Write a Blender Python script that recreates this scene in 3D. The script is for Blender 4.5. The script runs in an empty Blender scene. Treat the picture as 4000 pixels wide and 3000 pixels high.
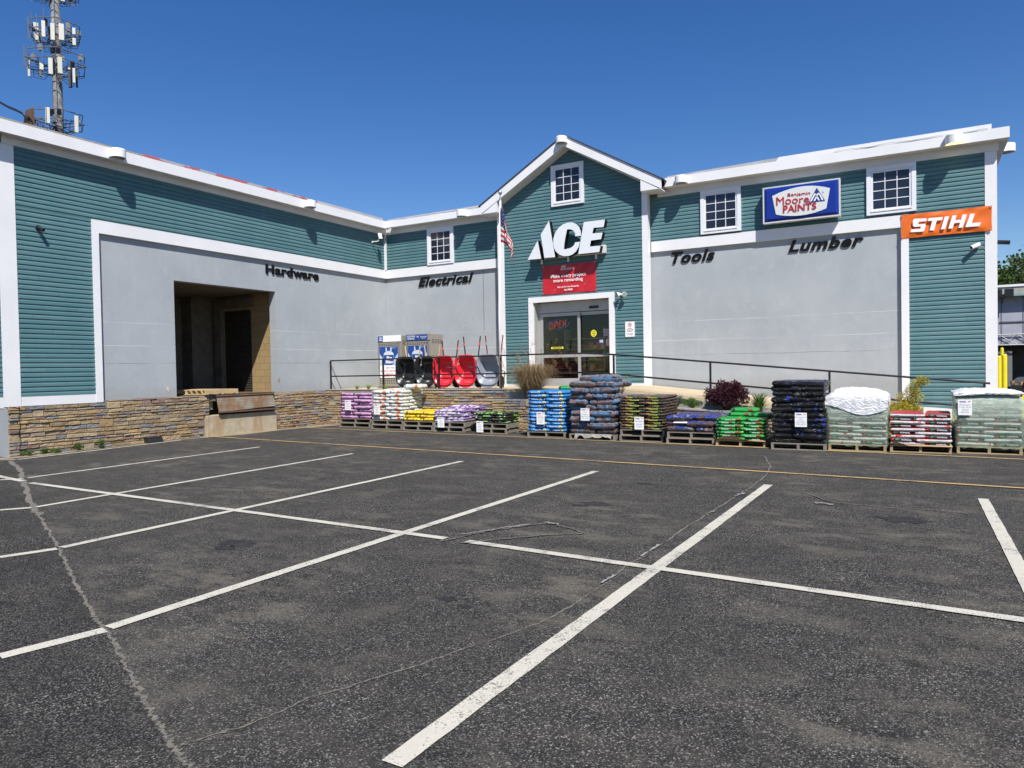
import bpy, math, random
from math import sin, cos, pi, radians, sqrt, atan2
from mathutils import Vector, Matrix
random.seed(7)
scene = bpy.context.scene
COL = scene.collection

# ------------------------------------------------------------------ camera
F, YAW, PIT, ROL, H = 2789.3, radians(-29.4666), radians(-1.1175), radians(1.0241), 1.65
_cy, _sy, _cp, _sp = cos(YAW), sin(YAW), cos(PIT), sin(PIT)
_f = Vector((_sy*_cp, _cy*_cp, _sp)); _r = Vector((_cy, -_sy, 0)); _d = _f.cross(_r)
_r2 = cos(ROL)*_r + sin(ROL)*_d; _d2 = -sin(ROL)*_r + cos(ROL)*_d
cam = bpy.data.objects.new('camera', bpy.data.cameras.new('camera'))
COL.objects.link(cam)
m = Matrix((( _r2.x, -_d2.x, -_f.x), (_r2.y, -_d2.y, -_f.y), (_r2.z, -_d2.z, -_f.z))).to_4x4()
m.translation = (0, 0, H)
cam.matrix_world = m
cam.data.sensor_width = 36; cam.data.lens = F/4000*36
cam.data.clip_start = 0.05; cam.data.clip_end = 3000
scene.camera = cam

# ------------------------------------------------------------------ light
SUN = Vector((.95, -1.0, 1.70)).normalized()
w = bpy.data.worlds.new('World'); scene.world = w; w.use_nodes = True
nt = w.node_tree; nt.nodes.clear()
wo = nt.nodes.new('ShaderNodeOutputWorld'); bg = nt.nodes.new('ShaderNodeBackground')
sky = nt.nodes.new('ShaderNodeTexSky'); sky.sky_type = 'NISHITA'; sky.sun_disc = False
sky.sun_elevation = math.asin(SUN.z); sky.sun_rotation = atan2(SUN.x, SUN.y)
sky.altitude = 0; sky.air_density = 1.0; sky.dust_density = 0.3; sky.ozone_density = 3.0
bg.inputs[1].default_value = 0.090
hs = nt.nodes.new('ShaderNodeHueSaturation'); hs.inputs['Saturation'].default_value = 1.32; hs.inputs['Hue'].default_value = .512
nt.links.new(sky.outputs[0], hs.inputs['Color']); nt.links.new(hs.outputs[0], bg.inputs[0]); nt.links.new(bg.outputs[0], wo.inputs[0])
sl = bpy.data.lights.new('sun', 'SUN'); sl.energy = 5.0; sl.angle = radians(.5); sl.color = (1, .955, .89)
so = bpy.data.objects.new('sun', sl); COL.objects.link(so)
so.rotation_euler = SUN.to_track_quat('Z', 'Y').to_euler()
vs = scene.view_settings
vs.view_transform = 'Standard'; vs.look = 'None'; vs.gamma = 1; vs.use_curve_mapping = False
vs.exposure = 0.42

# ------------------------------------------------------------------ pixel -> point on a real plane
C0 = Vector((0, 0, H))
def ray(x, y): return (_r2*((x-2000)/F) + _d2*((y-1500)/F) + _f)
def onz(x, y, z=0.): d = ray(x, y); return C0 + d*((z-H)/d.z)
def ony(x, y, Y): d = ray(x, y); return C0 + d*(Y/d.y)
def onx(x, y, X): d = ray(x, y); return C0 + d*(X/d.x)
XW, YW, YG = -16.67, 20.37, 20.12
FO = .33                       # fascia overhang

# ------------------------------------------------------------------ objects
def tag(o, label=None, cat=None, group=None, kind=None):
    if label: o['label'] = label
    if cat: o['category'] = cat
    if group: o['group'] = group
    if kind: o['kind'] = kind
    return o
def thing(name, label, cat, loc=(0, 0, 0), group=None, rz=0):
    o = bpy.data.objects.new(name, None); COL.objects.link(o)
    o.location = loc; o.rotation_euler = (0, 0, rz); o.empty_display_size = .2
    return tag(o, label, cat, group)
def kids(o): return [c for c in bpy.data.objects if c.parent == o]
def dup(o, parent=None):
    c = o.copy(); COL.objects.link(c); c.parent = parent
    for ch in KID.get(o.name, []):
        dup(ch, c)
    return c
KID = {}
def wloc(p):
    v = Vector((0, 0, 0))
    while p is not None: v += Vector(p.location); p = p.parent
    return v
class MB:
    def __init__(s): s.v = []; s.f = []; s.m = []; s.c = []
    def add(s, vs, fs, mi=0, col=None):
        b = len(s.v); s.v += [tuple(p) for p in vs]
        for f in fs: s.f.append([b+i for i in f]); s.m.append(mi); s.c.append(col)
        return s
    def quad(s, a, b, c, d, mi=0, col=None): return s.add([a, b, c, d], [(0, 1, 2, 3)], mi, col)
    def box(s, x0, x1, y0, y1, z0, z1, mi=0, col=None):
        if x0 > x1: x0, x1 = x1, x0
        if y0 > y1: y0, y1 = y1, y0
        if z0 > z1: z0, z1 = z1, z0
        return s.add([(x0,y0,z0),(x1,y0,z0),(x1,y1,z0),(x0,y1,z0),(x0,y0,z1),(x1,y0,z1),(x1,y1,z1),(x0,y1,z1)],
                     [(0,3,2,1),(4,5,6,7),(0,1,5,4),(1,2,6,5),(2,3,7,6),(3,0,4,7)], mi, col)
    def prism(s, pts, off, mi=0, mi_side=None):
        n = len(pts); off = Vector(off); P = [Vector(p) for p in pts]
        s.add(P + [p+off for p in P], [], mi)
        b = len(s.v)-2*n
        s.f.append([b+i for i in range(n)]); s.m.append(mi); s.c.append(None)
        s.f.append([b+n+i for i in range(n)][::-1]); s.m.append(mi); s.c.append(None)
        for i in range(n):
            j = (i+1) % n
            s.f.append([b+i, b+n+i, b+n+j, b+j]); s.m.append(mi if mi_side is None else mi_side); s.c.append(None)
        return s
    def tube(s, pts, r, n=8, mi=0, cap=True):
        P = [Vector(p) for p in pts]; k = len(P)
        R = r if isinstance(r, (list, tuple)) else [r]*k
        b = len(s.v); up = None
        for i, p in enumerate(P):
            t = (P[min(i+1, k-1)] - P[max(i-1, 0)]).normalized()
            if up is None:
                up = Vector((0, 0, 1)) if abs(t.z) < .9 else Vector((1, 0, 0))
            a = t.cross(up).normalized(); c = a.cross(t).normalized(); up = c
            for j in range(n):
                an = 2*pi*j/n; s.v.append(tuple(p + (a*cos(an)+c*sin(an))*R[i]))
        for i in range(k-1):
            for j in range(n):
                j2 = (j+1) % n
                s.f.append([b+i*n+j, b+i*n+j2, b+(i+1)*n+j2, b+(i+1)*n+j]); s.m.append(mi); s.c.append(None)
        if cap:
            s.f.append([b+j for j in range(n)][::-1]); s.m.append(mi); s.c.append(None)
            s.f.append([b+(k-1)*n+j for j in range(n)]); s.m.append(mi); s.c.append(None)
        return s
    def lathe(s, prof, c=(0, 0, 0), n=20, mi=0, a0=0, a1=2*pi):
        b = len(s.v); full = abs(a1-a0-2*pi) < 1e-6; nn = n if full else n+1
        for r, z in prof:
            for j in range(nn):
                a = a0+(a1-a0)*j/n; s.v.append((c[0]+r*cos(a), c[1]+r*sin(a), c[2]+z))
        for i in range(len(prof)-1):
            for j in range(n):
                j2 = (j+1) % nn if full else j+1
                s.f.append([b+i*nn+j, b+i*nn+j2, b+(i+1)*nn+j2, b+(i+1)*nn+j]); s.m.append(mi); s.c.append(None)
        return s
    def build(s, name, mats, parent=None, smooth=False, label=None, bevel=0):
        me = bpy.data.meshes.new(name); base = wloc(parent)
        me.from_pydata([tuple(Vector(p)-base) for p in s.v], [], s.f)
        mats = mats if isinstance(mats, (list, tuple)) else [mats]
        for q in mats: me.materials.append(q)
        me.polygons.foreach_set('material_index', s.m)
        if any(c is not None for c in s.c):
            at = me.attributes.new('tone', 'FLOAT_COLOR', 'FACE')
            fl = []
            for c in s.c: fl += list(c or (.5, .5, .5)) + [1.]
            at.data.foreach_set('color', fl)
        if smooth: me.polygons.foreach_set('use_smooth', [True]*len(me.polygons))
        me.update()
        o = bpy.data.objects.new(name, me); COL.objects.link(o); o.parent = parent
        if parent: KID.setdefault(parent.name, []).append(o)
        if label: o['label'] = label
        if bevel:
            b = o.modifiers.new('bevel', 'BEVEL'); b.width = bevel; b.segments = 2; b.limit_method = 'ANGLE'
        return o

# ------------------------------------------------------------------ materials
def srgb(r, g, b):
    f = lambda c: ((c/255+.055)/1.055)**2.4 if c > 10 else c/255/12.92
    return (f(r), f(g), f(b), 1)
class NG:
    def __init__(s, name):
        s.mat = bpy.data.materials.new(name); s.mat.use_nodes = True; s.t = s.mat.node_tree
        s.t.nodes.clear(); s.out = s.n('ShaderNodeOutputMaterial'); s.b = s.n('ShaderNodeBsdfPrincipled')
        s.l(s.b.outputs[0], s.out.inputs[0]); s._tc = None
    def n(s, k, **kw):
        nd = s.t.nodes.new(k)
        for a, v in kw.items(): setattr(nd, a, v)
        return nd
    def l(s, a, b): s.t.links.new(a, b)
    def tc(s, k='Object'):
        if s._tc is None: s._tc = s.n('ShaderNodeTexCoord')
        return s._tc.outputs[k]
    def mapped(s, scale=(1, 1, 1), k='Object', loc=(0, 0, 0)):
        mp = s.n('ShaderNodeMapping'); mp.inputs['Scale'].default_value = scale; mp.inputs['Location'].default_value = loc
        s.l(s.tc(k), mp.inputs[0]); return mp.outputs[0]
    def noise(s, scale=5, detail=4, rough=.55, vec=None, dist=0):
        nd = s.n('ShaderNodeTexNoise'); nd.inputs['Scale'].default_value = scale; nd.inputs['Detail'].default_value = detail
        nd.inputs['Roughness'].default_value = rough; nd.inputs['Distortion'].default_value = dist
        s.l(vec if vec is not None else s.tc(), nd.inputs['Vector']); return nd.outputs[0]
    def ramp(s, x, lo, hi, a=0., b=1.):
        nd = s.n('ShaderNodeMapRange'); nd.inputs[1].default_value = lo; nd.inputs[2].default_value = hi
        nd.inputs[3].default_value = a; nd.inputs[4].default_value = b; s.l(x, nd.inputs[0]); return nd.outputs[0]
    def mix(s, fac, a, b):
        nd = s.n('ShaderNodeMix', data_type='RGBA')
        for v, i in ((fac, 0), (a, 6), (b, 7)):
            if isinstance(v, (int, float)): nd.inputs[i].default_value = v
            elif isinstance(v, (tuple, list)): nd.inputs[i].default_value = (list(v)+[1])[:4]
            else: s.l(v, nd.inputs[i])
        return nd.outputs[2]
    def math(s, op, a, b=None, c=None):
        nd = s.n('ShaderNodeMath', operation=op)
        for i, v in enumerate((a, b, c)):
            if v is None: continue
            if isinstance(v, (int, float)): nd.inputs[i].default_value = v
            else: s.l(v, nd.inputs[i])
        return nd.outputs[0]
    def bump(s, h, strength=.3, dist=.01):
        nd = s.n('ShaderNodeBump'); nd.inputs['Strength'].default_value = strength; nd.inputs['Distance'].default_value = dist
        s.l(h, nd.inputs['Height']); s.l(nd.outputs[0], s.b.inputs['Normal'])
    def col(s, c):
        if isinstance(c, (tuple, list)): s.b.inputs['Base Color'].default_value = (list(c)+[1])[:4]
        else: s.l(c, s.b.inputs['Base Color'])
    def rough(s, r):
        if isinstance(r, (int, float)): s.b.inputs['Roughness'].default_value = r
        else: s.l(r, s.b.inputs['Roughness'])
MC = {}
def mat(name, c, rough=.6, var=.12, scale=4, bump=0, bscale=60, metal=0, spec=None, emit=None, estr=1):
    if name in MC: return MC[name]
    g = NG(name); c = tuple(c)[:3]
    if var:
        n = g.noise(scale, 5); f = g.ramp(n, .3, .7)
        g.col(g.mix(f, tuple(x*(1-var) for x in c), tuple(min(1, x*(1+var*.6)) for x in c)))
    else: g.col(c)
    g.rough(rough); g.b.inputs['Metallic'].default_value = metal
    if spec is not None: g.b.inputs['Specular IOR Level'].default_value = spec
    if bump: g.bump(g.noise(bscale, 3), bump, .01)
    if emit:
        g.b.inputs['Emission Color'].default_value = (list(emit)+[1])[:4]; g.b.inputs['Emission Strength'].default_value = estr
    MC[name] = g.mat; return g.mat

def m_asphalt(name, dark=1., dust=1.):
    g = NG(name); P = g.tc('Object')
    v = g.n('ShaderNodeTexVoronoi'); v.inputs['Scale'].default_value = 105; g.l(P, v.inputs['Vector'])
    sep = g.n('ShaderNodeSeparateColor'); g.l(v.outputs['Color'], sep.inputs[0])
    v2 = g.n('ShaderNodeTexVoronoi'); v2.inputs['Scale'].default_value = 150; g.l(P, v2.inputs['Vector'])
    sep2 = g.n('ShaderNodeSeparateColor'); g.l(v2.outputs['Color'], sep2.inputs[0])
    fine = g.noise(220, 2); big = g.noise(.35, 6, .6); mid = g.noise(1.6, 7, .68, g.mapped((1, 1.7, 1)))
    base = g.mix(g.ramp(big, .35, .68), tuple(x*dark for x in (.013, .0128, .0140)), tuple(x*dark for x in (.024, .0233, .0228)))
    base = g.mix(g.ramp(fine, .35, .75, 0, .55), base, tuple(x*dark for x in (.044, .043, .042)))
    base = g.mix(g.ramp(sep2.outputs[0], .66, 1., 0, .9), base, (.15, .143, .128))
    base = g.mix(g.ramp(g.noise(5, 6, .7), .40, .72, 0, .5*dust), base, tuple(x*dark for x in (.078, .071, .060)))
    base = g.mix(g.ramp(g.noise(1.3, 5, .6, g.mapped((.5, 2.5, 1), loc=(2, 9, 0))), .5, .72, 0, .4), base, (.020, .020, .021))
    cl = g.ramp(g.noise(1.1, 4, .6), .36, .68)
    st = g.math('MULTIPLY', g.ramp(sep.outputs[0], .74, .95), g.ramp(v.outputs['Distance'], .62, .38))
    st = g.math('MULTIPLY', st, g.ramp(cl, 0, 1, .35*dust, 1))
    base = g.mix(st, base, g.mix(sep.outputs[1], (.42, .39, .34), (.22, .215, .205)))
    v3 = g.n('ShaderNodeTexVoronoi'); v3.inputs['Scale'].default_value = 30; g.l(P, v3.inputs['Vector'])
    sep3 = g.n('ShaderNodeSeparateColor'); g.l(v3.outputs['Color'], sep3.inputs[0])
    st3 = g.math('MULTIPLY', g.ramp(sep3.outputs[0], .90, .97), g.ramp(v3.outputs['Distance'], .36, .24))
    base = g.mix(g.math('MULTIPLY', st3, g.ramp(cl, 0, 1, .2*dust, .7)), base, (.30, .285, .26))
    du = g.math('MULTIPLY', g.ramp(mid, .48, .62, 0, .85*dust), g.ramp(g.noise(.5, 3), .40, .60))
    du = g.math('MULTIPLY', du, g.ramp(g.noise(45, 3), .35, .6, .35, 1))
    base = g.mix(du, base, (.15, .135, .108))
    oil = g.math('MULTIPLY', g.ramp(g.noise(2.1, 4, .5, g.mapped((1, 1.4, 1), loc=(7, 3, 0))), .66, .74), .6)
    base = g.mix(oil, base, (.012, .011, .011))
    g.col(base); g.rough(.95); g.b.inputs['Specular IOR Level'].default_value = .12
    g.bump(g.math('ADD', v.outputs['Distance'], g.math('MULTIPLY', fine, .5)), .55, .012)
    return g.mat
def m_paint(name, c, wear=.5):
    g = NG(name)
    n1 = g.noise(85, 4, .7); n2 = g.noise(7, 4, .6); n3 = g.noise(1.1, 3)
    f = g.math('ADD', g.math('MULTIPLY', n1, .55), g.math('ADD', g.math('MULTIPLY', n2, .3), g.math('MULTIPLY', n3, .25)))
    f = g.ramp(f, .545+.10*(1-wear), .64+.10*(1-wear), 0, 1)
    cc = g.mix(g.ramp(n2, .3, .7), tuple(x*.84 for x in c[:3]), c[:3])
    g.col(g.mix(f, cc, (.06, .058, .056))); g.rough(.75); g.bump(n1, .3, .006)
    return g.mat
def m_siding():
    g = NG('teal siding')
    n = g.noise(1.2, 5, .6, g.mapped((1, 1, .25))); n2 = g.noise(.8, 6, .65, g.mapped((2.5, 2.5, .6), loc=(3, 1, 4))); n3 = g.noise(30, 2, .5, g.mapped((.1, .1, 1)))
    a = g.mix(g.ramp(n, .3, .7), (.077, .163, .178), (.100, .199, .213))
    a = g.mix(g.ramp(n2, .58, .78, 0, .5), a, (.11, .22, .285))
    a = g.mix(g.ramp(n3, .45, .8, 0, .28), a, (.155, .27, .265))
    # one board differs a little from the next
    sx = g.n('ShaderNodeSeparateXYZ'); g.l(g.tc(), sx.inputs[0])
    lap = g.math('FLOOR', g.math('DIVIDE', sx.outputs[2], .1054))
    seg = g.math('FLOOR', g.math('ADD', g.math('DIVIDE', g.math('ADD', sx.outputs[0], sx.outputs[1]), 3.66), g.math('MULTIPLY', lap, .37)))
    wn = g.n('ShaderNodeTexWhiteNoise', noise_dimensions='2D'); cx = g.n('ShaderNodeCombineXYZ')
    g.l(lap, cx.inputs[0]); g.l(seg, cx.inputs[1]); g.l(cx.outputs[0], wn.inputs['Vector'])
    a = g.mix(g.math('MULTIPLY', wn.outputs[0], .38), a, (.05, .135, .155))
    fr = g.math('FRACT', g.math('ADD', g.math('DIVIDE', g.math('ADD', sx.outputs[0], sx.outputs[1]), 3.66), g.math('MULTIPLY', lap, .37)))
    a = g.mix(g.math('MULTIPLY', g.ramp(fr, .0035, .002), .7), a, (.03, .07, .08))
    g.col(a); g.rough(.5); g.b.inputs['Specular IOR Level'].default_value = .35; g.bump(n3, .08, .003)
    return g.mat
def m_stucco():
    g = NG('grey painted stucco')
    n = g.noise(.5, 5, .6); st = g.noise(2.2, 5, .65, g.mapped((3, 3, .18))); fine = g.noise(28, 4, .6); sp = g.noise(9, 2, .4, g.mapped((1, 1, 1), loc=(5, 9, 2)))
    a = g.mix(g.ramp(n, .3, .7), (.300, .325, .346), (.372, .397, .415))
    a = g.mix(g.ramp(st, .52, .85, 0, .30), a, (.42, .44, .46))
    a = g.mix(g.ramp(g.noise(1.4, 6, .7, g.mapped((4, 4, .12), loc=(8, 3, 1))), .58, .8, 0, .22), a, (.27, .285, .31))
    a = g.mix(g.ramp(sp, .80, .84, 0, .5), a, (.22, .22, .22))
    a = g.mix(g.ramp(g.noise(2.6, 6, .7, g.mapped((1, 1, 1), loc=(4, 4, 4))), .52, .72, 0, .35), a, (.44, .46, .47))
    # thin horizontal crack lines at two pour levels
    sx = g.n('ShaderNodeSeparateXYZ'); g.l(g.tc(), sx.inputs[0])
    zz = g.math('ADD', sx.outputs[2], g.math('MULTIPLY', g.noise(.6, 4), .10))
    for h, c in ((2.47, (.50, .52, .53)), (2.04, (.20, .21, .23)), (3.02, (.48, .5, .52))):
        d = g.math('ABSOLUTE', g.math('SUBTRACT', zz, h))
        k = g.math('MULTIPLY', g.ramp(d, .012, .005), g.ramp(g.noise(.9, 3, .6, g.mapped((1, 1, .1), loc=(h*7, 0, 0))), .42, .52, .15, .85))
        a = g.mix(k, a, c)
    low = g.math('MULTIPLY', g.ramp(g.math('ADD', sx.outputs[2], g.math('MULTIPLY', g.noise(5, 5, .7), .35)), 1.62, 1.30), .55)
    a = g.mix(low, a, (.27, .275, .27))
    g.col(a); g.rough(.78); g.bump(g.math('ADD', fine, g.math('MULTIPLY', g.noise(6, 3), .8)), .16, .015)
    return g.mat
def m_stone():
    g = NG('ledge stone')
    at = g.n('ShaderNodeAttribute', attribute_name='tone')
    n = g.noise(7, 5, .6); n2 = g.noise(45, 4, .6)
    a = g.mix(g.ramp(n, .32, .72, 0, .6), at.outputs[0], g.mix(.35, at.outputs[0], (.36, .24, .12)))
    a = g.mix(g.ramp(n2, .45, .8, 0, .45), a, (.10, .085, .07))
    g.col(a); g.rough(.85); g.bump(g.math('ADD', n, g.math('MULTIPLY', n2, .6)), .7, .03)
    return g.mat
def m_concrete(name, a, b, st=None, bump=.3, scale=3):
    g = NG(name)
    n = g.noise(scale, 6, .65); n2 = g.noise(40, 4, .6); n3 = g.noise(1.6, 5, .6, g.mapped((2, 2, .6), loc=(3, 3, 3)))
    c = g.mix(g.ramp(n, .3, .7), a, b)
    if st: c = g.mix(g.ramp(n3, .5, .66, 0, .85), c, st)
    c = g.mix(g.ramp(n2, .55, .8, 0, .4), c, tuple(x*.5 for x in a))
    g.col(c); g.rough(.85); g.bump(g.math('ADD', n2, n), bump, .02)
    return g.mat
def m_wood(name, a, b):
    if name in MC: return MC[name]
    g = NG(name)
    oi = g.n('ShaderNodeObjectInfo')
    n = g.noise(3, 5, .6, g.mapped((2, 2, 18))); n2 = g.noise(2.3, 4)
    c = g.mix(g.ramp(n, .3, .7), a, b); c = g.mix(g.ramp(n2, .5, .75, 0, .5), c, tuple(x*.55 for x in a))
    c = g.mix(g.math('MULTIPLY', oi.outputs['Random'], .3), c, tuple(x*.6 for x in b))
    g.col(c); g.rough(.8); g.bump(n, .3, .008); MC[name] = g.mat
    return g.mat
def m_leaf(name, a, b, trans=.25):
    if name in MC: return MC[name]
    g = NG(name); at = g.n('ShaderNodeAttribute', attribute_name='tone')
    g.col(g.mix(at.outputs[2], a, b)); g.rough(.55)
    g.b.inputs['Specular IOR Level'].default_value = .3
    tr = g.n('ShaderNodeBsdfTranslucent'); mx = g.n('ShaderNodeMixShader'); mx.inputs[0].default_value = trans
    g.l(g.mix(at.outputs[2], a, b), tr.inputs[0]); g.l(g.b.outputs[0], mx.inputs[1]); g.l(tr.outputs[0], mx.inputs[2]); g.l(mx.outputs[0], g.out.inputs[0])
    MC[name] = g.mat; return g.mat

M_ASPH = m_asphalt('asphalt'); M_ASPH2 = m_asphalt('newer asphalt', .8, .25)
M_WPAINT = m_paint('white line paint', (.56, .53, .445), .8); M_YPAINT = m_paint('yellow line paint', (.52, .35, .14), .9)
M_SID = m_siding(); M_STUC = m_stucco(); M_STONE = m_stone()
M_TRIM = mat('white trim', (.74, .735, .74), .4, .05, 1.3, .04, 12)
M_TRIM2 = mat('aged white trim', (.66, .65, .64), .45, .08, 1.6)
M_WIN = mat('white window vinyl', (.72, .73, .76), .35, .03, 2)
M_MORT = m_concrete('mortar', (.15, .14, .12), (.22, .205, .18))
M_CONC = m_concrete('weathered concrete', (.34, .28, .18), (.46, .40, .30), (.33, .22, .12), .5, 5)
M_GCONC = m_concrete('grey concrete', (.26, .255, .235), (.36, .35, .32), None, .5, 4)
M_RAMP = m_concrete('sandy concrete', (.44, .35, .22), (.54, .44, .29), None, .2, 2)
M_BLK = mat('black painted steel', (.012, .012, .013), .35, .2, 8)
M_BLKL = mat('black letter plastic', (.007, .007, .008), .55, 0, spec=.15)
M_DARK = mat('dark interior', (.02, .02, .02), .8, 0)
M_STEEL = mat('galvanised steel', (.42, .43, .44), .42, .15, 6, metal=.6)
M_ALU = mat('aluminium frame', (.42, .42, .41), .4, .06, 3, metal=.35)
M_WHITE = mat('white plastic', (.78, .78, .77), .35, .03, 3)
M_PAPER = mat('white paper', (.80, .80, .80), .7, .02, 3)
M_SHING = mat('dark shingle', (.035, .033, .036), .9, .3, 20, .5, 40)

# ------------------------------------------------------------------ lettering
def text_mesh(s, bold=0., shear=0., ext=0., sp=1., align='CENTER', line=1.):
    cu = bpy.data.curves.new('lettering', 'FONT'); cu.body = s; cu.size = 1; cu.offset = bold; cu.shear = shear; cu.extrude = ext
    cu.space_character = sp; cu.align_x = align; cu.space_line = line; cu.resolution_u = 3
    o = bpy.data.objects.new('lettering', cu); COL.objects.link(o)
    dg = bpy.context.evaluated_depsgraph_get(); me = bpy.data.meshes.new_from_object(o.evaluated_get(dg))
    bpy.data.objects.remove(o); bpy.data.curves.remove(cu)
    return me
def put_text(name, s, quad, thick, m_, parent, bold=.0, shear=0., sp=1., align='CENTER', line=1., label=None):
    """quad: top-left, top-right, bottom-right, bottom-left; the letters fill it; thick stands out along the normal"""
    me = text_mesh(s, bold, shear, 1 if thick > 0 else 0, sp, align, line)
    xs = [v.co.x for v in me.vertices]; ys = [v.co.y for v in me.vertices]
    x0, x1, y0, y1 = min(xs), max(xs), min(ys), max(ys)
    tl, tr, br, bl = [Vector(q) for q in quad]
    n = (br-bl).cross(tl-bl).normalized(); base = wloc(parent)
    for v in me.vertices:
        u = (v.co.x-x0)/(x1-x0); t = (v.co.y-y0)/(y1-y0)
        p = (bl*(1-u)+br*u)*(1-t) + (tl*(1-u)+tr*u)*t
        if thick > 0: p = p + n*(thick*(v.co.z+1)/2)
        v.co = p - base
    me.materials.clear(); me.materials.append(m_)
    o = bpy.data.objects.new(name, me); COL.objects.link(o); o.parent = parent
    if parent: KID.setdefault(parent.name, []).append(o)
    if label: o['label'] = label
    return o
def qy(x0, x1, z0, z1, Y): return [(x0, Y, z1), (x1, Y, z1), (x1, Y, z0), (x0, Y, z0)]

# ------------------------------------------------------------------ ground
def sheet(name, pts, z, m_, kind='structure', label=None):
    mb = MB(); mb.add([(p[0], p[1], z) for p in pts], [tuple(range(len(pts)))])
    o = mb.build(name, m_); tag(o, kind=kind, label=label); return o
sheet('parking_lot', [(-300, -200), (300, -200), (300, 400), (-300, 400)], 0, M_ASPH)
# newer asphalt left of the long crack
crk = [(36, 1800), (75, 1830), (92, 1880), (120, 1960), (150, 2010), (200, 2090), (230, 2140), (262, 2210), (300, 2290), (345, 2370), (382, 2425), (420, 2475),
       (470, 2560), (520, 2650), (562, 2740), (610, 2815), (650, 2880), (700, 2950), (745, 3000), (880, 3250), (1150, 3900)]
cp = [onz(x, y) for x, y in crk]
sheet('newer_asphalt', [(p.x, p.y) for p in cp] + [(-4, -3), (-40, -3), (-40, 7.4), (-17.2, 7.75)], .003, M_ASPH2)
def ribbon(name, pts, w, z, m_, jit=0., label=None, seed=1, sub=6):
    rnd = random.Random(seed); P = []
    for i in range(len(pts)-1):
        for k in range(sub): P.append(Vector(pts[i]).lerp(Vector(pts[i+1]), k/sub))
    P.append(Vector(pts[-1])); mb = MB(); b = []
    for i, p in enumerate(P):
        t = (P[min(i+1, len(P)-1)]-P[max(i-1, 0)]).normalized(); n = Vector((-t.y, t.x, 0)); ww = w(i/len(P)) if callable(w) else w
        o = n*rnd.uniform(-jit, jit)
        kj = .65; a = p + n*(ww/2*(1+rnd.uniform(-kj, kj))) + o; c = p - n*(ww/2*(1+rnd.uniform(-kj, kj))) + o
        mb.v += [(a.x, a.y, z), (c.x, c.y, z)]
    for i in range(len(P)-1):
        mb.f.append([2*i, 2*i+1, 2*i+3, 2*i+2]); mb.m.append(0); mb.c.append(None)
    o = mb.build(name, m_); return tag(o, kind='structure')
def m_crack(name, amt):
    g = NG(name); n = g.noise(48, 5, .8); n2 = g.noise(7, 4, .6)
    c = g.mix(g.ramp(n2, .3, .7), (.17, .152, .12), (.25, .23, .19)); f = g.ramp(g.math('ADD', g.math('MULTIPLY', n, .6), g.math('MULTIPLY', n2, .4)), amt, amt+.09)
    g.col(g.mix(f, c, (.055, .052, .048))); g.rough(.9); g.bump(n, .8, .02); return g.mat
M_CRACK = m_crack('crack filler', .485); M_CRACK2 = m_crack('fine crack', .47)
M_SEAL = m_paint('cracked white filler', (.36, .36, .34), 1.1)
ribbon('pavement_crack', cp, lambda t: .026 if t > .2 else .07, .0035, M_CRACK, .012, seed=3, sub=16)
def pxs(l): return [onz(x, y) for x, y in l]
ribbon('pavement_crack', pxs([(705, 2915), (800, 2885), (950, 2840), (1080, 2790), (1200, 2730), (1350, 2690), (1500, 2640), (1640, 2600), (1800, 2540), (1960, 2490), (2120, 2430), (2230, 2370), (2300, 2320), (2370, 2280)]), .014, .0045, M_CRACK2, .006, seed=5, sub=8)
ribbon('pavement_crack', pxs([(2370, 2280), (2440, 2215), (2500, 2180), (2580, 2130), (2680, 2060), (2780, 2000), (2860, 1950), (2930, 1905), (2990, 1860), (3010, 1820), (2985, 1780)]), .018, .0045, M_CRACK2, .010, seed=6, sub=10)
for l in ([(2350, 2283), (2400, 2252)], [(2505, 2178), (2575, 2132)], [(2768, 2008), (2790, 2000)], [(2868, 1942), (2915, 1930), (2890, 1936)]):
    ribbon('crack_filler', pxs(l), .028, .0145, M_SEAL, .01, seed=9)
ribbon('pavement_crack', pxs([(1720, 2118), (1800, 2100), (1900, 2080), (2060, 2055), (2150, 2045), (2200, 2060), (2290, 2085), (2100, 2095), (1950, 2110), (1800, 2125)]), .022, .0125, M_CRACK2, .02, seed=11, sub=8)
ribbon('crack_filler', pxs([(1805, 2092), (1900, 2078), (1960, 2068), (2075, 2052)]), .022, .018, M_SEAL, .015, seed=12)
ribbon('crack_filler', pxs([(2130, 2045), (2185, 2052)]), .03, .018, M_SEAL, .03, seed=13)
ribbon('pavement_crack', pxs([(3130, 1925), (3260, 1965), (3450, 1985), (3640, 1995), (3800, 2010)]), .018, .0125, M_CRACK2, .02, seed=14)
ribbon('crack_filler', pxs([(3180, 1968), (3255, 1976)]), .04, .018, M_SEAL, .03, seed=15)
ribbon('crack_filler', pxs([(2880, 1935), (2915, 1932)]), .04, .018, M_SEAL, .03, seed=16)
def line(p, q, w=.10, m_=M_WPAINT, z=.008, name='parking_line'):
    a, b = onz(*p), onz(*q); t = (b-a).normalized(); n = Vector((-t.y, t.x, 0))*w/2; mb = MB()
    k = max(2, int((b-a).length/.12)); rnd = random.Random(int(p[0]+q[1])); j = lambda: 1+rnd.uniform(-.05, .05)
    for i in range(k+1):
        c = a.lerp(b, i/k); u = c+n*j(); v = c-n*j(); mb.v += [(u.x, u.y, z), (v.x, v.y, z)]
    for i in range(k): mb.f.append([2*i, 2*i+1, 2*i+3, 2*i+2]); mb.m.append(0); mb.c.append(None)
    return tag(mb.build(name, m_), kind='structure')
line((0, 1798), (60, 1796)); line((70, 1796), (708, 1720))
line((0, 1876), (88, 1872)); line((108, 1868), (1014, 1747))
line((0, 1994), (122, 1985)); line((142, 1982), (1378, 1773))
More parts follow.
